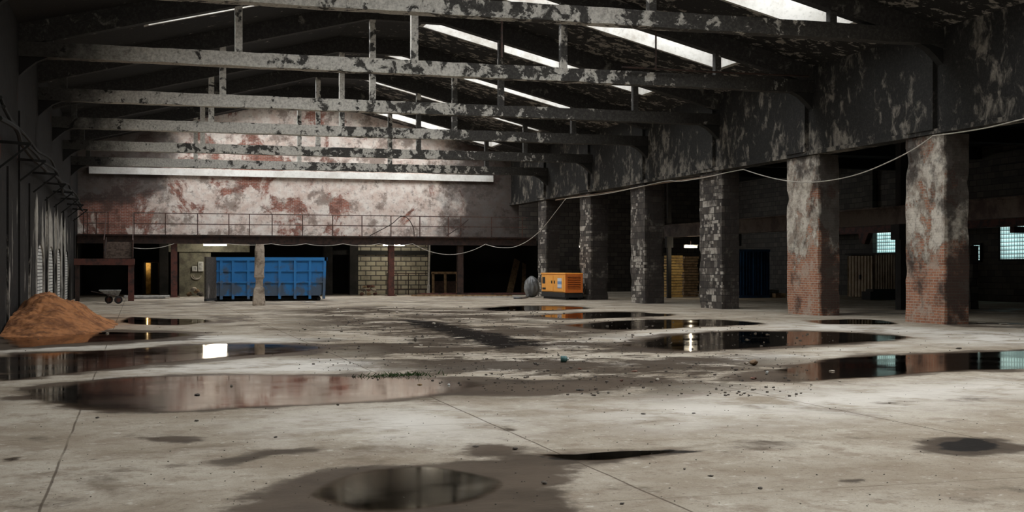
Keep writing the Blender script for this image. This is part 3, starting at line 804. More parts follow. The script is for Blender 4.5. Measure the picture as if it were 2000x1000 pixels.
puddle([(1048, 888), (1110, 889), (1180, 883), (1270, 880), (1330, 881), (1250, 892), (1180, 900), (1100, 898)], 'small black puddle along the crack across the slab joint', .04, 'murky')
puddle([(250, 618), (330, 622), (420, 625), (380, 634), (300, 636), (230, 630)], 'small wet patch on the floor right of the orange sand pile')
puddle([(1560, 626), (1680, 623), (1760, 630), (1740, 634), (1600, 633)], 'thin puddle between the two nearest brick pillars')

# ------------------------------------------------------------------ walkway on the gable wall
DY, DZ = 70.6, 3.45
t = thing('mezzanine_walkway', (XM, DY, 0), 'dark steel walkway running along the brick gable wall above the recess', 'walkway')
m = MB(); m.box(XL + .07, XR + .9, DY, YB - .02, DZ - .12, DZ); m.build('deck', M['rust'], t)
m = MB(); m.box(XL + .07, XR + .9, DY - .12, DY, DZ - .5, DZ); m.box(XL + .07, XR + .9, DY - .2, DY - .12, DZ - .08, DZ); m.box(XL + .07, XR + .9, DY - .2, DY - .12, DZ - .5, DZ - .44)
m.build('edge_beam', M['rust'], t)
for px in (340, 764, 899):
    xx = on_y(px, 500, DY).x
    m = MB()
    m.box(xx - .17, xx + .17, DY - .1, DY - .06, 0, DZ - .5); m.box(xx - .17, xx + .17, DY + .14, DY + .18, 0, DZ - .5); m.box(xx - .03, xx + .03, DY - .06, DY + .14, 0, DZ - .5)
    m.box(xx - .3, xx + .3, DY - .2, DY + .3, 0, .03)
    m.build('post', M['redsteel'] if px != 899 else M['rust'], t)
t = thing('guard_railing', (XM, DY, DZ), 'long thin rusty guard railing on the edge of the walkway', 'railing')
zt, zm = on_y(700, 421, DY).z, on_y(700, 441, DY).z
for a, b in ((163, 212), (260, 1030)):
    xa, xb_ = on_y(a, 440, DY).x, on_y(b, 440, DY).x
    for z in (zt, zm):
        m = MB(); m.bar((xa, DY, z), (xb_, DY, z), .045, .045); m.build('rail', M['rail'], t)
for px in (163, 170.6, 188, 211, 262, 323, 386, 447, 487, 531.6, 591, 649.5, 707, 763.6, 820, 875.4, 900, 960, 1020):
    xx = on_y(px, 440, DY).x
    m = MB(); m.bar((xx, DY, DZ), (xx, DY, zt + .02), .05, .05); m.build('post', M['rail'], t)
for pts, lab in (([(722, 459), (745, 447), (765, 436), (780, 423), (790, 421)], 'bent rod leaning on the railing, rising towards the arched rod'),
                 ([(783, 420), (795, 424), (803, 434), (808, 447), (809, 460)], 'arched rod dropping from the top rail to the walkway edge'),
                 ([(872, 459), (890, 447), (903, 437), (915, 427)], 'bent rod leaning on the railing nearest its right end')):
    m = MB(); m.tube(smooth_path([on_y(a, b + 1.5, DY - .1 - .05 * len(lab) / 70) for a, b in pts], 6), .025, 6)
    tag(m.build('bent_rod', M['rust'], origin=on_y(*pts[0], DY - .1)), lab, 'rod', 'bent rods on the walkway railing', 'thing')

# landing and stair at the left end
LY = 63.3; LZ = 2.05
pc = on_y(256, 588, LY)
t = thing('stair_landing', (pc.x - 1.4, LY, 0), 'dark landing platform on a red steel post beside the left wall', 'platform')
m = MB(); m.box(XL + .25, pc.x + .18, LY, LY + 2.15, LZ - .12, LZ); m.build('deck', M['dark'], t)
m = MB(); m.box(XL + .25, pc.x + .18, LY - .1, LY, LZ - .3, LZ + .02); m.build('edge_beam', M['redsteel'], t)
for dy in (.05, 2.0):
    m = MB(); m.box(pc.x - .14, pc.x + .14, LY + dy - .1, LY + dy - .06, 0, LZ - .12); m.box(pc.x - .14, pc.x + .14, LY + dy + .1, LY + dy + .14, 0, LZ - .12); m.box(pc.x - .03, pc.x + .03, LY + dy - .06, LY + dy + .1, 0, LZ - .12)
    m.build('post', M['redsteel'], t)
m = MB(); m.box(XL + .3, XL + .5, LY, LY + .2, 0, LZ - .12); m.build('post', M['rust'], t)
SX0, SX1 = on_y(206, 480, 66.5).x, on_y(258, 480, 66.5).x
t = thing('staircase', ((SX0 + SX1) / 2, LY + 2.2, LZ), 'short rusty steel stair climbing from the landing to the walkway', 'staircase')
NS = 9
for k in range(NS):
    y = LY + 2.75 + (DY - .6 - LY - 2.75) * (k + .5) / NS; z = LZ + (DZ - .5 - LZ) * (k + 1) / NS + .06
    m = MB(); m.box(SX0, SX1, y - .32, y + .3, z - .04, z); m.box(SX0, SX1, y - .34, y - .31, z - .1, z); m.build('tread', M['tread'], t)
for xx in (SX0 - .04, SX1 + .04):
    m = MB(); m.bar((xx, LY + 2.3, LZ + .16), (xx, DY - .3, DZ - .3), .05, .24); m.build('stringer', M['rust'], t)
    m = MB(); m.bar((xx, LY + 2.0, LZ + .95), (xx, DY - .2, zt), .05, .05); m.build('handrail', M['rail'], t)
    m = MB(); m.bar((xx, LY + 2.1, LZ), (xx, LY + 2.1, LZ + .98), .05, .05); m.build('baluster', M['rail'], t)

# ------------------------------------------------------------------ fluorescent tubes
_b = NB('dim_fluorescent_tube'); M['dimtube'] = _b.done(_b.principled((.9, .9, .85), .5, 0, None, (1, .93, .78), 2.0))
def tube_light(px0, px1, py, Y, label, mt='tube'):
    a, b = on_y(px0, py, Y), on_y(px1, py, Y)
    t = thing('fluorescent_light', ((a.x + b.x) / 2, Y, a.z), label, 'ceiling light', 'lit fluorescent tubes')
    m = MB(); m.box(a.x, b.x, Y - .05, Y + .05, a.z + .05, a.z + .12); m.build('housing', M['white'], t)
    m = MB(); m.tube([(a.x + .02, Y, a.z), (b.x - .02, Y, a.z)], .045, 10); m.build('tube', M[mt], t, smooth=True)
    m = MB(); m.bar(((a.x + b.x) / 2, Y, a.z + .12), ((a.x + b.x) / 2, Y, max(a.z + .3, 3.1 if Y > 70 else a.z + .32)), .03, .03); m.build('hanger', M['rust'], t)
tube_light(397, 443, 478.5, 72.0, 'lit tube under the walkway, above the left end of the blue skip')
tube_light(748, 790, 478.5, 72.0, 'lit tube under the walkway, in front of the concrete block wall')
tube_light(1336, 1362, 482.5, 60.4, 'lit tube in the side aisle above the yellow timber stack', 'dimtube')
l = bpy.data.lights.new('aisle_tube_fill', 'POINT'); l.energy = 55; l.color = (1, .9, .7); l.shadow_soft_size = .02  # point light added to light the timber stack for the dimmed tube
lo = bpy.data.objects.new('aisle_tube_fill', l); C.objects.link(lo); lo.location = on_y(1349, 492, 60.0)
tube_light(1131, 1136, 482, 69.0, 'tiny lit tube end glimpsed between the farthest two pillars', 'dimtube')

# ------------------------------------------------------------------ recess contents
# lit doorway
pd = on_y(281, 575, 79.0); pd2 = on_y(309, 575, 79.0)
# the doorway is cut as a shallow lit room in front of the recess wall
m = MB(); m.box(pd.x - .1, pd.x, 78.3, 79.0, 0, 2.0); m.box(pd2.x, pd2.x + .1, 78.3, 79.0, 0, 2.0); m.box(pd.x - .1, pd2.x + .1, 78.3, 79.0, 1.95, 2.1)
o = struct(m, 'door_1', M['rust'])
m = MB(); m.box(pd.x + .12, pd.x + .40, 78.93, 78.99, .05, 1.93); m.build('lit_panel', M['ywood'], o)
m = MB(); m.box(pd.x + .45, pd2.x - .02, 78.3, 78.36, .03, 1.93); m.build('door_leaf', M['dark'], o)
l = bpy.data.lights.new('door_lamp', 'POINT'); l.energy = 60; l.color = (1, .75, .4); l.shadow_soft_size = .02
lo = bpy.data.objects.new('door_lamp', l); C.objects.link(lo); lo.location = (pd.x + .2, 78.6, 1.75); l.energy = 6

def ebox(px0, px1, py0, py1, label):
    a, b = on_y(px0, py1, 74.42), on_y(px1, py0, 74.42)
    t = thing('electrical_switch_box', ((a.x + b.x) / 2, 74.42, a.z), label, 'electrical box', 'electrical boxes under the walkway')
    m = MB(); m.box(a.x, b.x, 74.3, 74.5, a.z, b.z); m.build('casing', M['white'], t, bevel=.015)
    m = MB(); m.box(a.x + .05, b.x - .05, 74.285, 74.3, a.z + .06, b.z - .06); m.build('cover', M['pale_steel'], t)
ebox(375, 385, 520, 530, 'small white electrical box, the lower left one of the pair')
ebox(387, 397, 511, 530, 'tall white electrical box, the right one of the pair')
m = MB()
for r, dx in ((.28, 0), (.22, .06)):
    c = on_y(383, 538, 74.42); m.tube([(c.x + dx + math.cos(th) * r, 74.42, c.z + math.sin(th) * r * .8) for th in [math.pi + math.pi * k / 14 for k in range(15)]], .03, 6)
tag(m.build('hanging_hose', M['cable'], origin=c), 'pale looped hose hanging below the white electrical boxes', 'hose', None, 'thing')
c = gp(382, 579)
for k in range(4):
    o = rock((c.x + (-.35, .25, .05, -.1)[k], c.y + (.1, 0, .05, -.1)[k], (0, 0, .18, .3)[k] * .9), (.5, .4, .3), 30 + k, [M['wood'], M['stone'], M['wood'], M['palestone']][k], 'rubbish_bag', (c.x, c.y, 0))
    tag(o, ['brown bag at the left foot of the wall below the electrical boxes', 'dark bag at the right foot of the wall below the electrical boxes',
            'brown bag lying upon the bags below the electrical boxes', 'small pale bag topping the bags below the electrical boxes'][k], 'bag', 'bags below the electrical boxes', 'thing')
a, b = gp(262, 584), gp(311, 582)
m = MB(); m.obox(((a.x + b.x) / 2, (a.y + b.y) / 2, .1), ((b - a).length, 1.0, .1), 0); m.obox(((a.x + b.x) / 2, (a.y + b.y) / 2, .025), ((b - a).length * .8, .5, .05), 0)
tag(m.build('pale_board', M['wplank'], origin=((a.x + b.x) / 2, (a.y + b.y) / 2, 0)), 'pale flat board lying on the floor right of the landing post', 'board', None, 'thing')

# barrier, tube upright, timber frame and rubble by the block wall
t = thing('barrier_frame', on_y(798, 576, 73.4).xy.to_3d(), 'thin dark steel barrier standing in front of the concrete block wall', 'barrier')
xa, xb_ = on_y(756, 540, 73.4).x, on_y(838, 540, 73.4).x; zt2 = on_y(800, 534, 73.4).z
for xx in (xa, xa + .65, xa + 1.3, xa + 1.95, xb_):
    m = MB(); m.bar((xx, 73.4, 0), (xx, 73.4, zt2), .05, .05); m.build('post', M['rust'], t)
for z in (zt2, .35):
    m = MB(); m.bar((xa, 73.4, z), (xb_, 73.4, z), .05, .05); m.build('rail', M['rust'], t)
m = MB(); pa = on_y(839, 492, 73.2); pb = on_y(837, 556, 73.2); m.bar((pb.x, 73.2, 0), (pb.x, 73.2, pb.z), .16, .1); m.bar((pb.x, 73.2, pb.z), (pa.x, 73.2, 3.1), .1, .06)
tag(m.build('pale_upright', M['wplank'], origin=(pb.x, 73.2, 0)), 'slim pale upright post at the right end of the block wall', 'post', None, 'thing')
t = thing('timber_barrier', on_y(870, 577, 73.8).xy.to_3d(), 'dark timber frame standing in the recess right of the block wall', 'timber frame')
xa, xb_ = on_y(846, 540, 73.8).x, on_y(893, 540, 73.8).x; zf = on_y(870, 533, 73.8).z
for xx in (xa, (xa + xb_) / 2, xb_):
    m = MB(); m.bar((xx, 73.8, 0), (xx, 73.8, zf), .14, .1); m.build('upright', M['wood'], t)
m = MB(); m.bar((xa - .1, 73.8, zf), (xb_ + .1, 73.8, zf), .1, .14); m.build('top_rail', M['wood'], t)
m = MB(); m.box(xa, xb_, 73.83, 73.88, .05, zf - .5); m.build('infill_panel', M['rust'], t)

c = gp(720, 577)
rl = []
mats = [M['brickbit'], M['wood'], M['redsteel'], M['stone'], M['brickbit'], M['palestone'], M['wood'], M['redsteel'], M['brickbit']]
for k in range(9):
    dx = -.42 + .42 * (k % 3); lev = k // 3
    o = rock((c.x + dx * (1 - .2 * lev), c.y + .12 * ((k * 7) % 3 - 1), lev * .22), (.36, .30, .21), 50 + k, mats[k], 'rubble_lump', (c.x + dx, c.y, lev * .22))
    tag(o, 'reddish brown lump in the rubble heap at the foot of the block wall', 'rubble', 'rubble heap by the block wall', 'thing')

for k, (a, b, lab) in enumerate((((995, 574), (1010, 508), 'tall plank leaning in the dark recess, the left one'), ((1022, 570), (1024, 515), 'narrower plank standing upright right of the leaning plank'))):
    p, q = on_y(*a, 73.6), on_y(*b, 76.0); p.z = .02
    m = MB(); m.bar(p, q, .42 if k == 0 else .25, .05, up=(0, 1, 0))
    tag(m.build('leaning_plank', M['wood'], origin=p), lab, 'plank', 'planks leaning in the recess', 'thing')
m = MB(); p, q = gp(815, 577), gp(1033, 576)
tag(MB().tube([(p.x, p.y, .07), (q.x, q.y, .07)], .065, 10).build('long_pipe', M['redsteel'], origin=(p.x, p.y, 0)), 'long rusty red pipe lying on the floor in front of the recess', 'pipe', None, 'thing')
p, q = gp(804, 578.6), gp(1000, 579.4)
tag(MB().bar((p.x, p.y, .05), (q.x, q.y, .05), .14, .1).build('long_batten', M['wood'], origin=(p.x, p.y, 0)), 'long wooden batten lying in front of the rusty red pipe', 'batten', None, 'thing')
p, q = gp(905, 581), gp(1018, 581)
tag(MB().bar((p.x, p.y, .03), (q.x, q.y, .03), .2, .06).build('long_batten', M['wplank'], origin=(p.x, p.y, 0)), 'short pale batten on the floor left of the grey plastic sheet', 'batten', None, 'thing')

# ------------------------------------------------------------------ blue skip
fy = gp(530, 588).y
xa, xb_ = on_y(421, 585, fy).x, on_y(638, 585, fy).x; zT = on_y(530, 503, fy).z
zTr = on_y(636, 504, fy).z; zT = (zT + zTr) / 2
xb0 = on_y(631, 585, fy).x
t = thing('blue_skip', ((xa + xb_) / 2, fy + 1.2, 0), 'scuffed blue ribbed steel skip standing behind the broken concrete post', 'skip')
W = 2.4
m = MB()
prof = [(xa, .18), (xb0 - .25, .18), (xb0, .45), (xb_ - .05, zT)]
def wallquad(y0, y1): m.prism([(xa, .18), (xb0 - .2, .18), (xb0 - .02, .42), (xb_ - .06, zT), (xa, zT)], 'y', y0, y1)
wallquad(fy, fy + .06); wallquad(fy + W - .06, fy + W)
m.hexa([(xb0 - .08, fy, .3), (xb0, fy, .3), (xb0, fy + W, .3), (xb0 - .08, fy + W, .3), (xb_ - .12, fy, zT), (xb_ - .05, fy, zT), (xb_ - .05, fy + W, zT), (xb_ - .12, fy + W, zT)])
m.box(xa, xb0 - .2, fy, fy + W, .18, .26)
m.build('body', M['blue'], t)
m = MB(); m.box(xa - .03, xb_, fy - .1, fy + .05, zT - .14, zT + .02); m.box(xa - .03, xb_, fy + W - .05, fy + W + .1, zT - .14, zT + .02); m.box(xb_ - .12, xb_ + .02, fy - .1, fy + W + .1, zT - .14, zT + .02)
m.build('top_rim', M['blue'], t)
L = xb_ - xa
for px in (432, 455, 485, 514, 516, 546, 576, 605, 632):
    if px in (516,): continue
    xx = on_y(px, 545, fy).x
    top = xx if px < 630 else xb_ - .1
    m = MB(); m.bar((xx, fy - .045, .1), (top, fy - .045, zT - .12), .13, .09, up=(0, 1, 0)); m.build('rib', M['blue'], t)
for py in (529, 551):
    z = on_y(530, py, fy).z
    m = MB(); m.box(xa, xb_ - .15, fy - .085, fy, z - .035, z + .035); m.build('side_rail', M['blue'], t)
m = MB(); m.box(xa, xb0 - .1, fy + .25, fy + .45, .02, .2); m.box(xa, xb0 - .1, fy + W - .45, fy + W - .25, .02, .2); m.build('skid', M['black'], t)
m = MB(); m.tube([(xb0 - .2, fy + .1, .1), (xb0 - .2, fy + W - .1, .1)], .1, 12); m.build('roller', M['black'], t)
# open end door, swung towards the camera
q = gp(401, 591)
m = MB(); m.bar((xa, fy - .02, zT / 2 + .05), (q.x, q.y, zT / 2 + .05), .09, zT - .06)
m.build('end_door', M['skipdark'], t)
m = MB(); m.bar((q.x, q.y - .05, .12), (xa, fy - .15, .12), .12, .12); m.build('door_foot', M['black'], t)

# concrete post
p = gp(507, 597)
m = MB(); zc = on_y(505, 474, p.y).z
rough_box(m, p.x - .2, p.x + .2, p.y, p.y + .42, 0, zc - .06, .1, .03, 9.0)
for i, v in enumerate(m.v):
    x, y, z = v
    k = 0
    if z < .75: k = .05 * (1 - abs(z - .15) / .6) if z > .15 else .05
    if .8 < z < 1.2: k = -.05
    if z > zc - .3: k = -.06 * (z - zc + .3) / .3
    cx = p.x; m.v[i] = (cx + (x - cx) * (1 + k / .2) + .02 * (z / zc - .5), p.y + .21 + (y - p.y - .21) * (1 + k / .2), z)
o = m.build('concrete_post', M['concrete'], origin=(p.x, p.y + .2, 0)); tag(o, 'broken free-standing concrete post in front of the blue skip', 'post', None, 'thing')
p2 = gp(600, 590)
tag(MB().obox((p2.x, p2.y - 1.0, .03), (.5, .3, .05), .1).build('floor_scrap', M['wplank'], origin=(p2.x, p2.y - 1, 0)), 'small pale scrap on the floor in front of the blue skip', 'scrap', None, 'thing')

# ------------------------------------------------------------------ sand pile
pc = PC = Vector((-2.35, 37.0, 0)); H = 1.08
rx, ry = 1.85, 6.5
def zsand(x, y):
    r = math.hypot((x - pc.x) / rx, (y - pc.y) / ry)
    z = H * max(0, 1 - r) ** .9 if r < 1 else 0
    z = H * (math.sqrt(max(0, 1 - r) ** 2 + .012) - .11) if r < 1 else 0
    n = mnoise.fractal(Vector((x * 1.6, y * 1.1, 4)), .9, 2.1, 5)
    n2 = mnoise.fractal(Vector((x * 4.3, y * 3.1, 9)), .8, 2.1, 4)
    return max(-.03, z * (1 + .20 * n) + (.03 * n + .035 * n2) * (r < .98) - .004)
m = MB(); NX, NY = 90, 220
for j in range(NY + 1):
    for i in range(NX + 1):
        x = XL + .06 + (pc.x + rx - XL) * i / NX; y = pc.y - ry + 2 * ry * j / NY
        m.v.append((x, y, zsand(x, y)))
for j in range(NY):
    for i in range(NX):
        a = j * (NX + 1) + i
        q = (a, a + 1, a + NX + 2, a + NX + 1)
        if max(m.v[k][2] for k in q) > -.002: m.f.append(q)
o = m.build('sand_pile', M['sand'], origin=(pc.x, pc.y, 0), smooth=True); tag(o, 'heap of damp orange sand piled against the left wall', 'sand pile', None, 'thing')

# ------------------------------------------------------------------ wheelbarrow
p = gp(219, 593)
t = thing('wheelbarrow', (p.x, p.y, 0), 'grey two-wheeled wheelbarrow parked under the stair landing', 'wheelbarrow')
sc = 1.0
a = on_y(194, 567, p.y); b = on_y(236, 566, p.y)
m = MB()
def tray(x0, x1, z0, xb0, xb1, zb, w, wb):
    vs = []
    for (l, r, z, h) in ((xb0, xb1, zb, wb), (x0, x1, z0, w)):
        vs += [(l, p.y - h, z), (r, p.y - h, z), (r, p.y + h, z), (l, p.y + h, z)]
    m.add(vs, [(3, 2, 1, 0), (0, 1, 5, 4), (1, 2, 6, 5), (2, 3, 7, 6), (3, 0, 4, 7)])
tray(a.x, b.x, a.z, a.x + .42, b.x - .12, .36, .36, .2)
ob = m.build('tray', M['pale_steel'], t); md = ob.modifiers.new('s', 'SOLIDIFY'); md.thickness = .02
m = MB(); m.tube([(a.x, p.y - .36, a.z), (b.x, p.y - .36, a.z), (b.x, p.y + .36, a.z), (a.x, p.y + .36, a.z), (a.x, p.y - .36, a.z)], .018, 6); m.build('tray_rim', M['pale_steel'], t)
for dy in (-.3, .3):
    m = MB(); m.tube([(a.x - .35, p.y + dy, a.z - .05), (a.x + .2, p.y + dy, .45), (b.x - .1, p.y + dy, .33)], .018, 6); m.build('handle', M['rust'], t)
    m = MB(); m.tube([(a.x + .4, p.y + dy * .8, .4), (a.x + .36, p.y + dy * .8, 0)], .018, 6); m.build('leg', M['rust'], t)
for (cx, cy) in ((b.x - .1, p.y - .34), (b.x - .52, p.y + .1)):
    m = MB()
    m.tube([(cx, cy - .05, .18), (cx, cy + .05, .18)], .18, 20); w_ = m.build('wheel', M['black'], t)
    m = MB(); m.tube([(cx, cy - .06, .18), (cx, cy + .06, .18)], .105, 16); m.build('hub', M['redsteel'], w_)

# ------------------------------------------------------------------ generator
p = gp(1103, 586)
x0, y0 = p.x, p.y; x1 = on_y(1139, 586, y0).x; zT = on_y(1103, 534, y0).z
y1 = on_x(1056, 560, x0).y; zb = on_y(1103, 572, y0).z
t = thing('generator', ((x0 + x1) / 2, (y0 + y1) / 2, 0), 'orange diesel generator with a slatted vent on a black skid', 'generator')
m = MB(); m.box(x0 + .05, x1 - .03, y0 + .06, y1, zb, zT - .03); m.build('body', M['orange'], t, bevel=.03)
m = MB(); m.box(x0 + .01, x1 + .01, y0 + .02, y1 + .04, zT - .05, zT + .02); m.build('roof_panel', M['orange'], t, bevel=.02)
m = MB(); m.box(x0 + .02, x1, y0 + .04, y1 - .1, .12, zb); m.box(x0 + .1, x0 + .25, y0 + .1, y1 - .2, 0, .12); m.box(x1 - .25, x1 - .1, y0 + .1, y1 - .2, 0, .12); m.build('skid', M['black'], t)
m = MB(); w = x1 - x0
m.box(x0 + .04, x0 + .16, y0, y0 + .06, zb, zT - .05); m.box(x1 - .12, x1 - .02, y0, y0 + .06, zb, zT - .05); m.box(x0 + .16, x1 - .12, y0, y0 + .06, zb, zb + .16); m.box(x0 + .16, x1 - .12, y0, y0 + .06, zT - .18, zT - .05)
m.build('vent_frame', M['orange2'], t)
m = MB(); m.box(x0 + .16, x1 - .12, y0 + .045, y0 + .07, zb + .16, zT - .18); m.build('vent_recess', M['black'], t)
for k in range(7):
    z = zb + .2 + (zT - .24 - zb - .2) * k / 6
    m = MB(); m.obox(((x0 + x1) / 2 + .02, y0 + .03, z), (w - .28, .07, .035), 0, .6); m.build('louvre', M['orange2'], t)
ll = y1 - y0
for k, (f0, f1) in enumerate(((.08, .47), (.50, .80))):
    m = MB(); m.box(x0 + .025, x0 + .06, y0 + ll * f0, y0 + ll * f1, zb + .05, zT - .12); d_ = m.build('door', M['orange'], t, bevel=.012)
    m = MB(); m.box(x0 + .005, x0 + .03, y0 + ll * (f1 if k == 0 else f0) + (-.22 if k == 0 else .1), y0 + ll * (f1 if k == 0 else f0) + (-.1 if k == 0 else .22), zb + .45, zb + .6); m.build('latch', M['black'], d_)
m = MB(); m.box(x0 + .04, x0 + .06, y0 + ll * .84, y0 + ll * .96, zT - .55, zT - .2); m.build('control_window', M['black'], t)
m = MB(); m.box(x0 + .03, x0 + .06, y0 + ll * .82, y0 + ll * .95, zb + .12, zb + .22); m.build('outlet_cover', M['black'], t)
def sticker():
    b = NB('blue_white_sticker'); z = b.xyz(b.pos())[2]
    f = b.ramp(b.math('FRACT', b.math('MULTIPLY', z, 3.2)), .45, .55)
    return b.done(b.principled(b.mix(f, (.62, .66, .72), (.16, .30, .55)), .5))
m = MB(); m.box(x0 + .012, x0 + .026, y0 + ll * .14, y0 + ll * .30, zb + .22, zT - .25); m.build('sticker', sticker(), t)

# grey plastic sheet bundle behind the generator
p = gp(1044, 581)
bm = bmesh.new(); bmesh.ops.create_icosphere(bm, subdivisions=4, radius=1)
m = MB()
for v in bm.verts:
    n = 1 + .14 * mnoise.noise(v.co * 2.2) + .07 * math.sin(math.atan2(v.co.y, v.co.x) * 9 + v.co.z * 3)
    z = (v.co.z * .5 + .5)
    q = Vector((p.x + v.co.x * n * (.42 - .08 * z), p.y + .5 + v.co.y * n * .6, z * 1.12 * (1 + .05 * n)))
    if z < .12: q.x += .18 * (q.x - p.x); 
    q.x -= .12 * max(0, .35 - z) * (1 if q.x < p.x else 0)
    m.v.append(tuple(q))
bm.verts.index_update(); m.f = [tuple(v.index for v in f.verts) for f in bm.faces]; bm.free()
t = thing('plastic_sheet_bundle', (p.x, p.y + .5, 0), 'upright bundle wrapped in crumpled grey plastic sheet behind the generator', 'bundle')
m.build('wrap', M['tarp'], t, smooth=True)
q = gp(1003, 584); m = MB(); m.tube(smooth_path([(q.x, q.y, .05), (q.x + .6, q.y + .2, .05), (p.x - .35, p.y + .1, .07), (p.x - .1, p.y + .2, .3)], 5), .06, 8); m.build('trailing_end', M['tarp'], t)

# ------------------------------------------------------------------ aisle contents
# timber stacks: each board a thing
def stack(px0, px1, pyb, pyt, n, mat, label, group, depth=1.0):
    a = gp(px0, pyb); b = on_y(px1, pyb, a.y); zt = on_y(px0, pyt, a.y).z
    h = zt / n; proto = None
    for k in range(n):
        loc = Vector(((a.x + b.x) / 2 + random.uniform(-.05, .05), a.y + .15 + depth / 2 + random.uniform(-.05, .05), k * h))
        if proto is None:
            m = MB(); w = (b.x - a.x) / 2
            m.box(loc.x - w, loc.x + w, loc.y - depth / 2, loc.y + depth / 2, h * .04, h * .82)
            proto = m.build('timber_board', mat, origin=loc); ob = proto
        else:
            ob = proto.copy(); C.objects.link(ob); ob.location = loc; ob['_o'] = list(loc)
        ob.scale = (random.uniform(.94, 1.03), 1, 1)
        tag(ob, label, 'timber', group, 'thing')
stack(1313, 1336, 581, 498, 15, M['ywood'], 'yellowish board in the left timber stack beside the dark aisle column', 'boards of the left timber stack')
stack(1338, 1366, 579.5, 500, 15, M['wood'], 'brown board in the right timber stack behind the third pillar', 'boards of the right timber stack')
# blue container
a = gp(1441, 582); xx1 = on_y(1503, 582, a.y).x; zt = on_y(1441, 487, a.y).z
t = thing('blue_container', ((a.x + xx1) / 2, a.y, 0), 'dark blue steel container in the aisle between the second and third pillars', 'container')
m = MB()
N = 14; X0, X1 = a.x - .55, xx1
poly = []
for k in range(N):
    u0 = X0 + (X1 - X0) * k / N; u = (X1 - X0) / N
    poly += [(u0, a.y), (u0 + u * .4, a.y), (u0 + u * .5, a.y + .07), (u0 + u * .9, a.y + .07)]
poly += [(X1, a.y), (X1, a.y + 2.4), (X0, a.y + 2.4)]
m.prism(poly, 'z', .12, zt - .1); m.build('corrugated_body', M['navy'], t)
m = MB(); m.box(X0 - .03, X1 + .03, a.y - .03, a.y + 2.45, zt - .12, zt); m.build('top_frame', M['navy'], t); m = MB(); m.box(X0 - .03, X1 + .03, a.y - .03, a.y + 2.45, 0, .14); m.build('bottom_frame', M['navy'], t)
m = MB(); 
for uu in (.35, .6, .8): MB().bar((X0 + (X1 - X0) * uu, a.y - .05, .15), (X0 + (X1 - X0) * uu, a.y - .05, zt - .15), .04, .04).build('lock_rod', M['navy'], t)
# crates
for k, (px0, px1, py0, lab) in enumerate(((1500, 1522, 566, 'pale wooden crate on the aisle floor left of the second pillar'), (1515, 1535, 573, 'low crate in front of the pale wooden crate'))):
    a = gp(px0, 581 + k * .8); x2 = on_y(px1, 580, a.y).x; zt = on_y(px0, py0, a.y).z
    t = thing('wooden_crate', ((a.x + x2) / 2, a.y, 0), lab, 'crate', 'crates by the second pillar')
    n = 3
    for q in range(n):
        m = MB(); m.box(a.x, x2, a.y, a.y + .03, zt * q / n + .01, zt * (q + .8) / n); m.build('slat', M['wplank'] if k == 0 else M['wood'], t)
    m = MB(); m.box(a.x, a.x + .04, a.y + .03, a.y + .5, 0, zt); m.box(x2 - .04, x2, a.y + .03, a.y + .5, 0, zt); m.box(a.x, x2, a.y + .47, a.y + .5, 0, zt); m.box(a.x, x2, a.y + .03, a.y + .5, 0, .03); m.build('box_sides', M['wood'], t)
# corrugated cabin along the aisle wall
pa, pb = on_x(1655, 581, 37.6), on_x(1757, 584, 37.6); zt = on_x(1655, 495, 37.6).z
t = thing('corrugated_cabin', (38.2, (pa.y + pb.y) / 2, 0), 'beige corrugated metal cabin beside the aisle wall, under the red beam', 'cabin')
def ribs(x, ya, yb, z0, z1, n):
    poly = [];
    for k in range(n):
        u0 = ya + (yb - ya) * k / n; u = (yb - ya) / n
        poly += [(x, u0), (x, u0 + u * .4), (x + .08, u0 + u * .5), (x + .08, u0 + u * .9)]
    poly += [(x, yb), (x + .2, yb), (x + .2, ya)]
    return MB().prism(poly, 'z', z0, z1)
ribs(37.6, pb.y - .5, pa.y - 2.6, .05, zt - .1, 12).build('wall_sheet', M['ribbed'], t)
ribs(37.55, pa.y - 2.5, pa.y - .1, .05, zt - .15, 8).build('door_leaf', plain('pale_corrugated_door', (.42, .34, .24), (.30, .23, .16), .7, 2), t)
m = MB(); m.box(37.5, 37.62, pa.y - 1.42, pa.y - 1.30, 1.0, 1.25); m.build('latch', M['black'], t)
m = MB(); m.box(37.5, 39.5, pb.y - .6, pa.y + .1, zt - .1, zt); m.build('roof_sheet', M['dark'], t)
m = MB(); m.box(37.8, 39.4, pa.y - .05, pa.y, 0, zt - .1); m.build('end_sheet', M['ribbed'], t)
a = gp(1700, 586)
m = MB(); 
tag(MB().box(a.x, a.x + 2.0, a.y, a.y + .8, 0, .42).obox((a.x + .9, a.y + .4, .48), (1.5, .6, .12), .1).build('dark_chest', M['black'], origin=(a.x + 1, a.y + .4, 0)), 'low black chest on the floor in front of the corrugated cabin', 'chest', None, 'thing')
a = gp(1895, 604); b = on_y(1911, 604, a.y)
m = MB(); rough_box(m, a.x, b.x, a.y, a.y + .5, 0, on_y(1900, 480, a.y).z, .15, .02, 3)
tag(m.build('stub_wall', M['aislewall'], origin=(a.x, a.y, 0)), 'stub of stone wall seen just right of the nearest brick pillar', 'pier', None, 'thing')

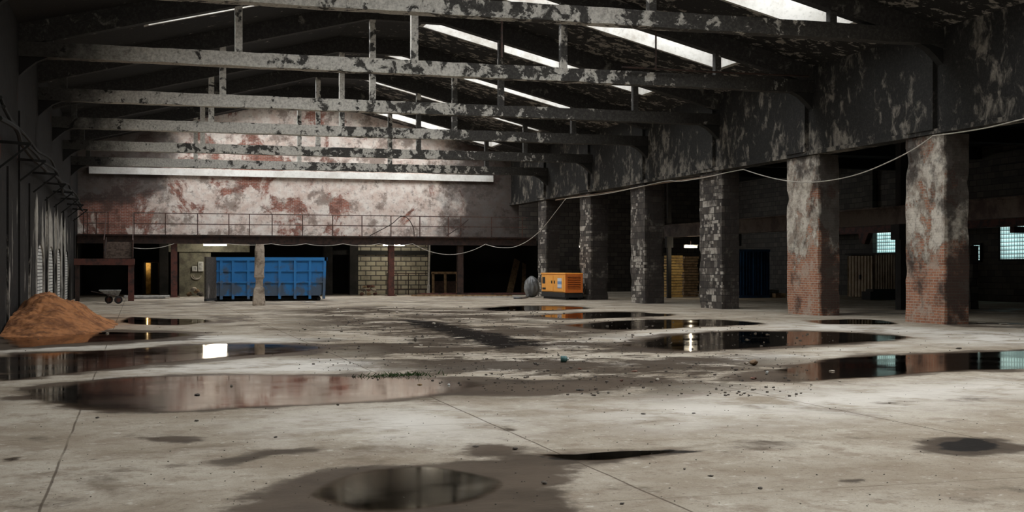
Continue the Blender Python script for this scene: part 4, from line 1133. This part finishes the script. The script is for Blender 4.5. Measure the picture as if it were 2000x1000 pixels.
# ------------------------------------------------------------------ pipe rack on the left wall
t = thing('pipe_rack', (XL + .3, 45, 4.6), 'dark sagging pipe rack with brackets high on the left wall', 'pipe rack')
for dz, r in ((0, .06), (.16, .045), (.32, .04)):
    m = MB(); pts = [(XL + .42 + .08 * math.sin(k * 2.1 + dz * 9), 28 + k * 3, 4.75 + dz + .12 * math.sin(k * 1.3 + dz * 5) - .006 * k) for k in range(14)]
    m.tube(smooth_path(pts, 3), r, 7); m.build('pipe', M['soot'], t)
for k in range(8):
    y = 31.8 + k * 5
    m = MB(); m.bar((XL + .01, y, 4.62), (XL + .75, y, 4.58), .07, .07); m.bar((XL + .04, y, 4.0), (XL + .7, y, 4.55), .05, .05); m.build('bracket', M['soot'], t)

# ------------------------------------------------------------------ cables
XC = XR - .12
pt = lambda x, y: on_x(x, y, XC)
path = []
seg = [Vector((XC, 14, 5.52)), Vector((XC, 19, 5.5)), Vector((XC, 23.3, 5.58)), pt(2085, 212), pt(2000, 232), pt(1930, 249), pt(1870, 259), pt(1822, 265)]
path += smooth_path(seg, 5)
path += smooth_path([pt(1822, 266), pt(1780, 294), pt(1730, 319), pt(1680, 339), pt(1630, 351), pt(1580, 356), pt(1535, 353), pt(1490, 343), pt(1452, 331)], 5)[1:]
path += smooth_path([pt(1451, 331), pt(1415, 338), pt(1380, 346), pt(1330, 354), pt(1300, 354), pt(1240, 367), pt(1180, 379), pt(1106, 388)], 4)[1:]
A = on_y(948, 477, DY - .24); B = pt(1105, 388); mid = []
path2 = smooth_path([B, *[B.lerp(A, f) + Vector((0, 0, -s)) for f, s in ((.12, .42), (.28, .93), (.45, 1.15), (.62, 1.08), (.8, .68), (.92, .30))], A], 6)
path += path2[1:]
Bx = on_y(806, 476, DY - .24); path += sag(A, Bx, .62)[1:]
prev = Bx
for px, py, s in ((740, 476, .1), (670, 476, .12), (597, 476, .12), (530, 476, .1), (443, 476, .08)):
    q = on_y(px, py, DY - .24); path += sag(prev, q, s, 8)[1:]; prev = q
tag(MB().tube(path, .018, 6).build('hanging_cable', M['cable'], origin=path[0], smooth=True), 'pale cable draped from the right pillars along the girder to the lit tubes', 'cable', None, 'thing')
m = MB(); m.tube(smooth_path([on_x(x, y, XC + .05) for x, y in ((1395, 343), (1340, 351), (1290, 358), (1245, 366), (1200, 374), (1150, 381), (1085, 391))], 5), .03, 6)
tag(m.build('brown_cord', M['brown_cable'], origin=on_x(1240, 368, XC)), 'brown cord clipped along the foot of the sooty girder wall', 'cord', None, 'thing')
m = MB(); m.tube(sag(on_y(340, 476, DY - .24), on_y(250, 482, DY - .24), .18), .018, 6)
tag(m.build('loose_wire', M['cable'], origin=on_y(300, 480, DY - .24)), 'thin loose wire under the walkway right of the stair', 'wire', None, 'thing')

# ------------------------------------------------------------------ rubble on the floor
deb = [  # px, py, width px, height px, material, label
    (1472, 714, 22, 14, 'wood', 'wedge of brown rubble standing in the wet debris at right'),
    (1457, 712, 9, 7, 'palestone', 'pale chip just left of the brown rubble wedge'),
    (1498, 731, 8, 8, 'white', 'white lump in the debris in front of the brown rubble wedge'),
    (1437, 724, 10, 6, 'stone', 'dark stone left of the white lump'),
    (1472, 741, 14, 6, 'brickbit', 'brick fragment in front of the white lump'),
    (1450, 745, 7, 5, 'stone', 'dark stone left of the brick fragment'),
    (1430, 720, 6, 4, 'stone', 'small dark stone farthest left of the white lump'),
    (1045, 712, 9, 6, 'stone', 'dark stone left of the teal bottle'),
    (1132, 722, 9, 4, 'brickbit', 'red brick chip right of the teal bottle'),
    (1108, 721, 6, 3, 'stone', 'little dark stone below the teal bottle'),
    (1133, 742, 5, 12, 'palestone', 'pale upright chip on the wet centre floor'),
    (1133, 763, 18, 5, 'stone', 'flat dark stone in front of the pale upright chip'),
    (1185, 747, 9, 5, 'stone', 'dark stone alone right of the pale upright chip'),
    (1214, 745, 7, 5, 'brickbit', 'brownish stone left of the pale stone pair'),
    (1284, 744, 10, 7, 'palestone', 'pale stone in the streaked debris right of centre'),
    (1308, 754, 7, 4, 'stone', 'dark stone below the pale stone right of centre'),
    (1240, 727, 14, 5, 'brickbit', 'reddish fragment behind the pale stone right of centre'),
    (1015, 722, 8, 4, 'stone', 'dark stone on the wet floor left of centre debris'),
    (877, 753, 5, 5, 'white', 'white pebble on the brown wet floor'),
    (820, 752, 13, 4, 'wood', 'brown sliver left of the white pebble'),
    (845, 744, 6, 3, 'stone', 'dark pebble above the brown sliver'),
    (811, 668, 6, 12, 'stone', 'small dark upright fragment in the middle distance'),
    (822, 676, 10, 4, 'palestone', 'pale flat fragment beside the dark upright fragment'),
    (802, 672, 12, 4, 'stone', 'dark flat fragment left of the dark upright fragment'),
    (847, 634, 9, 6, 'palestone', 'pale stone on the edge of the black wet trench'),
    (776, 612, 8, 5, 'palestone', 'pale stone behind the black wet trench'),
    (660, 792, 5, 5, 'stone', 'dark pebble on the rim of the brown puddle'),
    (385, 772, 16, 4, 'stone', 'dark sliver lying in the brown puddle'),
    (452, 755, 6, 4, 'stone', 'dark pebble in the brown puddle'),
    (190, 817, 9, 4, 'stone', 'dark chip beside the floor joint at left'),
    (384, 823, 10, 4, 'stone', 'dark chip on pale concrete below the brown puddle'),
    (538, 855, 7, 4, 'stone', 'dark chip on pale concrete left of centre foreground'),
    (930, 873, 16, 3, 'stone', 'thin dark sliver left of the floor crack'),
    (1006, 878, 12, 6, 'stone', 'dark crumb at the left end of the floor crack'),
    (1063, 946, 9, 9, 'stone', 'dark stone on the brown wet patch in the foreground'),
    (1337, 917, 5, 4, 'stone', 'dark pebble on bare concrete, the left of two'),
    (1388, 931, 5, 4, 'stone', 'dark pebble on bare concrete, the right of two'),
    (1215, 985, 9, 4, 'stone', 'dark crumb near the joint at the bottom edge'),
    (1485, 955, 10, 5, 'stone', 'dark chip in the right foreground left of the oval stain'),
    (1738, 788, 7, 4, 'palestone', 'pale chip on the clean concrete at right'),
    (1873, 682, 14, 4, 'stone', 'dark sliver on the pale strip near the nearest pillar'),
    (1640, 746, 8, 3, 'palestone', 'pale chip at the near rim of the right puddle'),
    (1625, 726, 12, 4, 'palestone', 'pale crumbs lying in the right puddle'),
    (1355, 808, 10, 3, 'stone', 'dark speck along the cross joint'),
    (1256, 809, 14, 3, 'stone', 'flat dark flake left of the cross joint speck'),
    (900, 600, 9, 4, 'palestone', 'pale stone on the floor before the recess'),
    (660, 605, 8, 4, 'palestone', 'pale stone on the floor right of the concrete post'),
    (210, 652, 8, 3, 'palestone', 'pale crumb at the toe of the sand pile'),
    (1960, 634, 30, 3, 'palestone', 'pale flat scrap right of the nearest brick pillar'),
    (1915, 632, 24, 3, 'palestone', 'pale flat scrap close beside the nearest brick pillar'),
]
for k, (x, y, w, h, mt, lab) in enumerate(deb):
    c = gp(x, y); d = FPX * EYE / (y - HOR); q = d / FPX
    o = rock(c, (w * q * 1.15, max(w * q * .9, .05), max(h * q * .95, .015)), k + 1, M[mt], 'rubble_stone', c)
    tag(o, lab, 'rubble', 'loose rubble on the floor', 'thing')
c = gp(1103, 708); q = FPX * EYE / 184 / FPX
t = thing('bottle', c, 'teal bottle lying on its side in the centre of the floor', 'bottle')
bx = lambda s: (c.x + s * CA, c.y - s * SA, .06)
m = MB(); m.tube([bx(-8 * q), bx(-7.6 * q), bx(3 * q), bx(5 * q)], [.045, .055, .055, .03], 12); m.build('body', plain('teal_glass', (.06, .14, .13), (.03, .08, .08), .15, 9), t, smooth=True)
m = MB(); m.tube([bx(4.9 * q), bx(8 * q)], .022, 10); m.build('neck', M['white'], t)
c = gp(770, 734)
m = MB()
for k in range(200):
    x = c.x + random.gauss(0, .22) * 1.2; y = c.y + random.gauss(0, .12); h = random.uniform(.02, .06) * (1.5 if x > c.x + .2 else 1)
    a_ = random.uniform(0, 6.28); dx, dy = math.cos(a_) * .012, math.sin(a_) * .012
    m.add([(x - dx, y - dy, 0), (x + dx, y + dy, 0), (x + dx * 4 + dy, y + dy * 3, h)], [(0, 1, 2)])
tag(m.build('moss_tuft', M['moss'], origin=c), 'low tuft of green moss at the rim of the brown puddle', 'moss', None, 'thing')
# fine crumbs: nobody could count them
def zsand_clear(c): return math.hypot((c.x - PC.x) / rx, (c.y - PC.y) / ry) < 1.05
m = MB()
for k in range(1500):
    while True:
        x, y = random.uniform(580, 1600), random.uniform(600, 775)
        if abs((y - 690) / 85 - (x - 1080) / 900) < 1.0: break
    c = gp(x, y); s = random.choice((.5, .7, 1, 1.6)) * random.uniform(.010, .020) * (1 + (700 - y) / 120 if y < 700 else 1)
    a_ = random.uniform(0, 6.28); e = s * random.uniform(.5, 1.6)
    m.obox((c.x, c.y, s * .3), (s, e, s * .7), a_, random.uniform(-.3, .3))
for k in range(700):
    x, y = random.uniform(0, 2000), random.uniform(600, 990); c = gp(x, y); s = random.uniform(.003, .009) * (2.2 if y < 700 else 1)
    if c.x < XL + .1 or zsand_clear(c): continue
    m.obox((c.x, c.y, s * .3), (s, s * 1.3, s * .7), random.uniform(0, 6), .2)
tag(m.build('floor_debris', M['stone'], origin=(6, 25, 0)), 'fine dark crumbs of debris scattered over the wet floor', 'debris', None, 'stuff')

# ------------------------------------------------------------------ world, camera, view
w = bpy.data.worlds.new('overcast_sky'); SC.world = w; w.use_nodes = True
bg = w.node_tree.nodes['Background']
bg.inputs[0].default_value = (.94, .97, 1.0, 1); bg.inputs[1].default_value = 6.0

cam = bpy.data.cameras.new('camera'); co = bpy.data.objects.new('camera', cam); C.objects.link(co)
cam.sensor_width = 36; cam.lens = FPX * 36 / 2000; cam.shift_y = (HOR - 500) / 2000
cam.clip_end = 300; cam.clip_start = .05
co.location = (0, 0, EYE); co.rotation_euler = (math.pi / 2, 0, -YAW)
SC.camera = co
SC.view_settings.view_transform = 'Standard'; SC.view_settings.look = 'None'
SC.view_settings.gamma = 1; SC.view_settings.use_curve_mapping = False
SC.view_settings.exposure = 0.12
SC.cycles.max_bounces = 8; SC.cycles.diffuse_bounces = 4; SC.cycles.glossy_bounces = 4; SC.cycles.transparent_max_bounces = 8
SC.cycles.use_denoising = True
for o in bpy.data.objects:
    if '_o' in o: del o['_o']
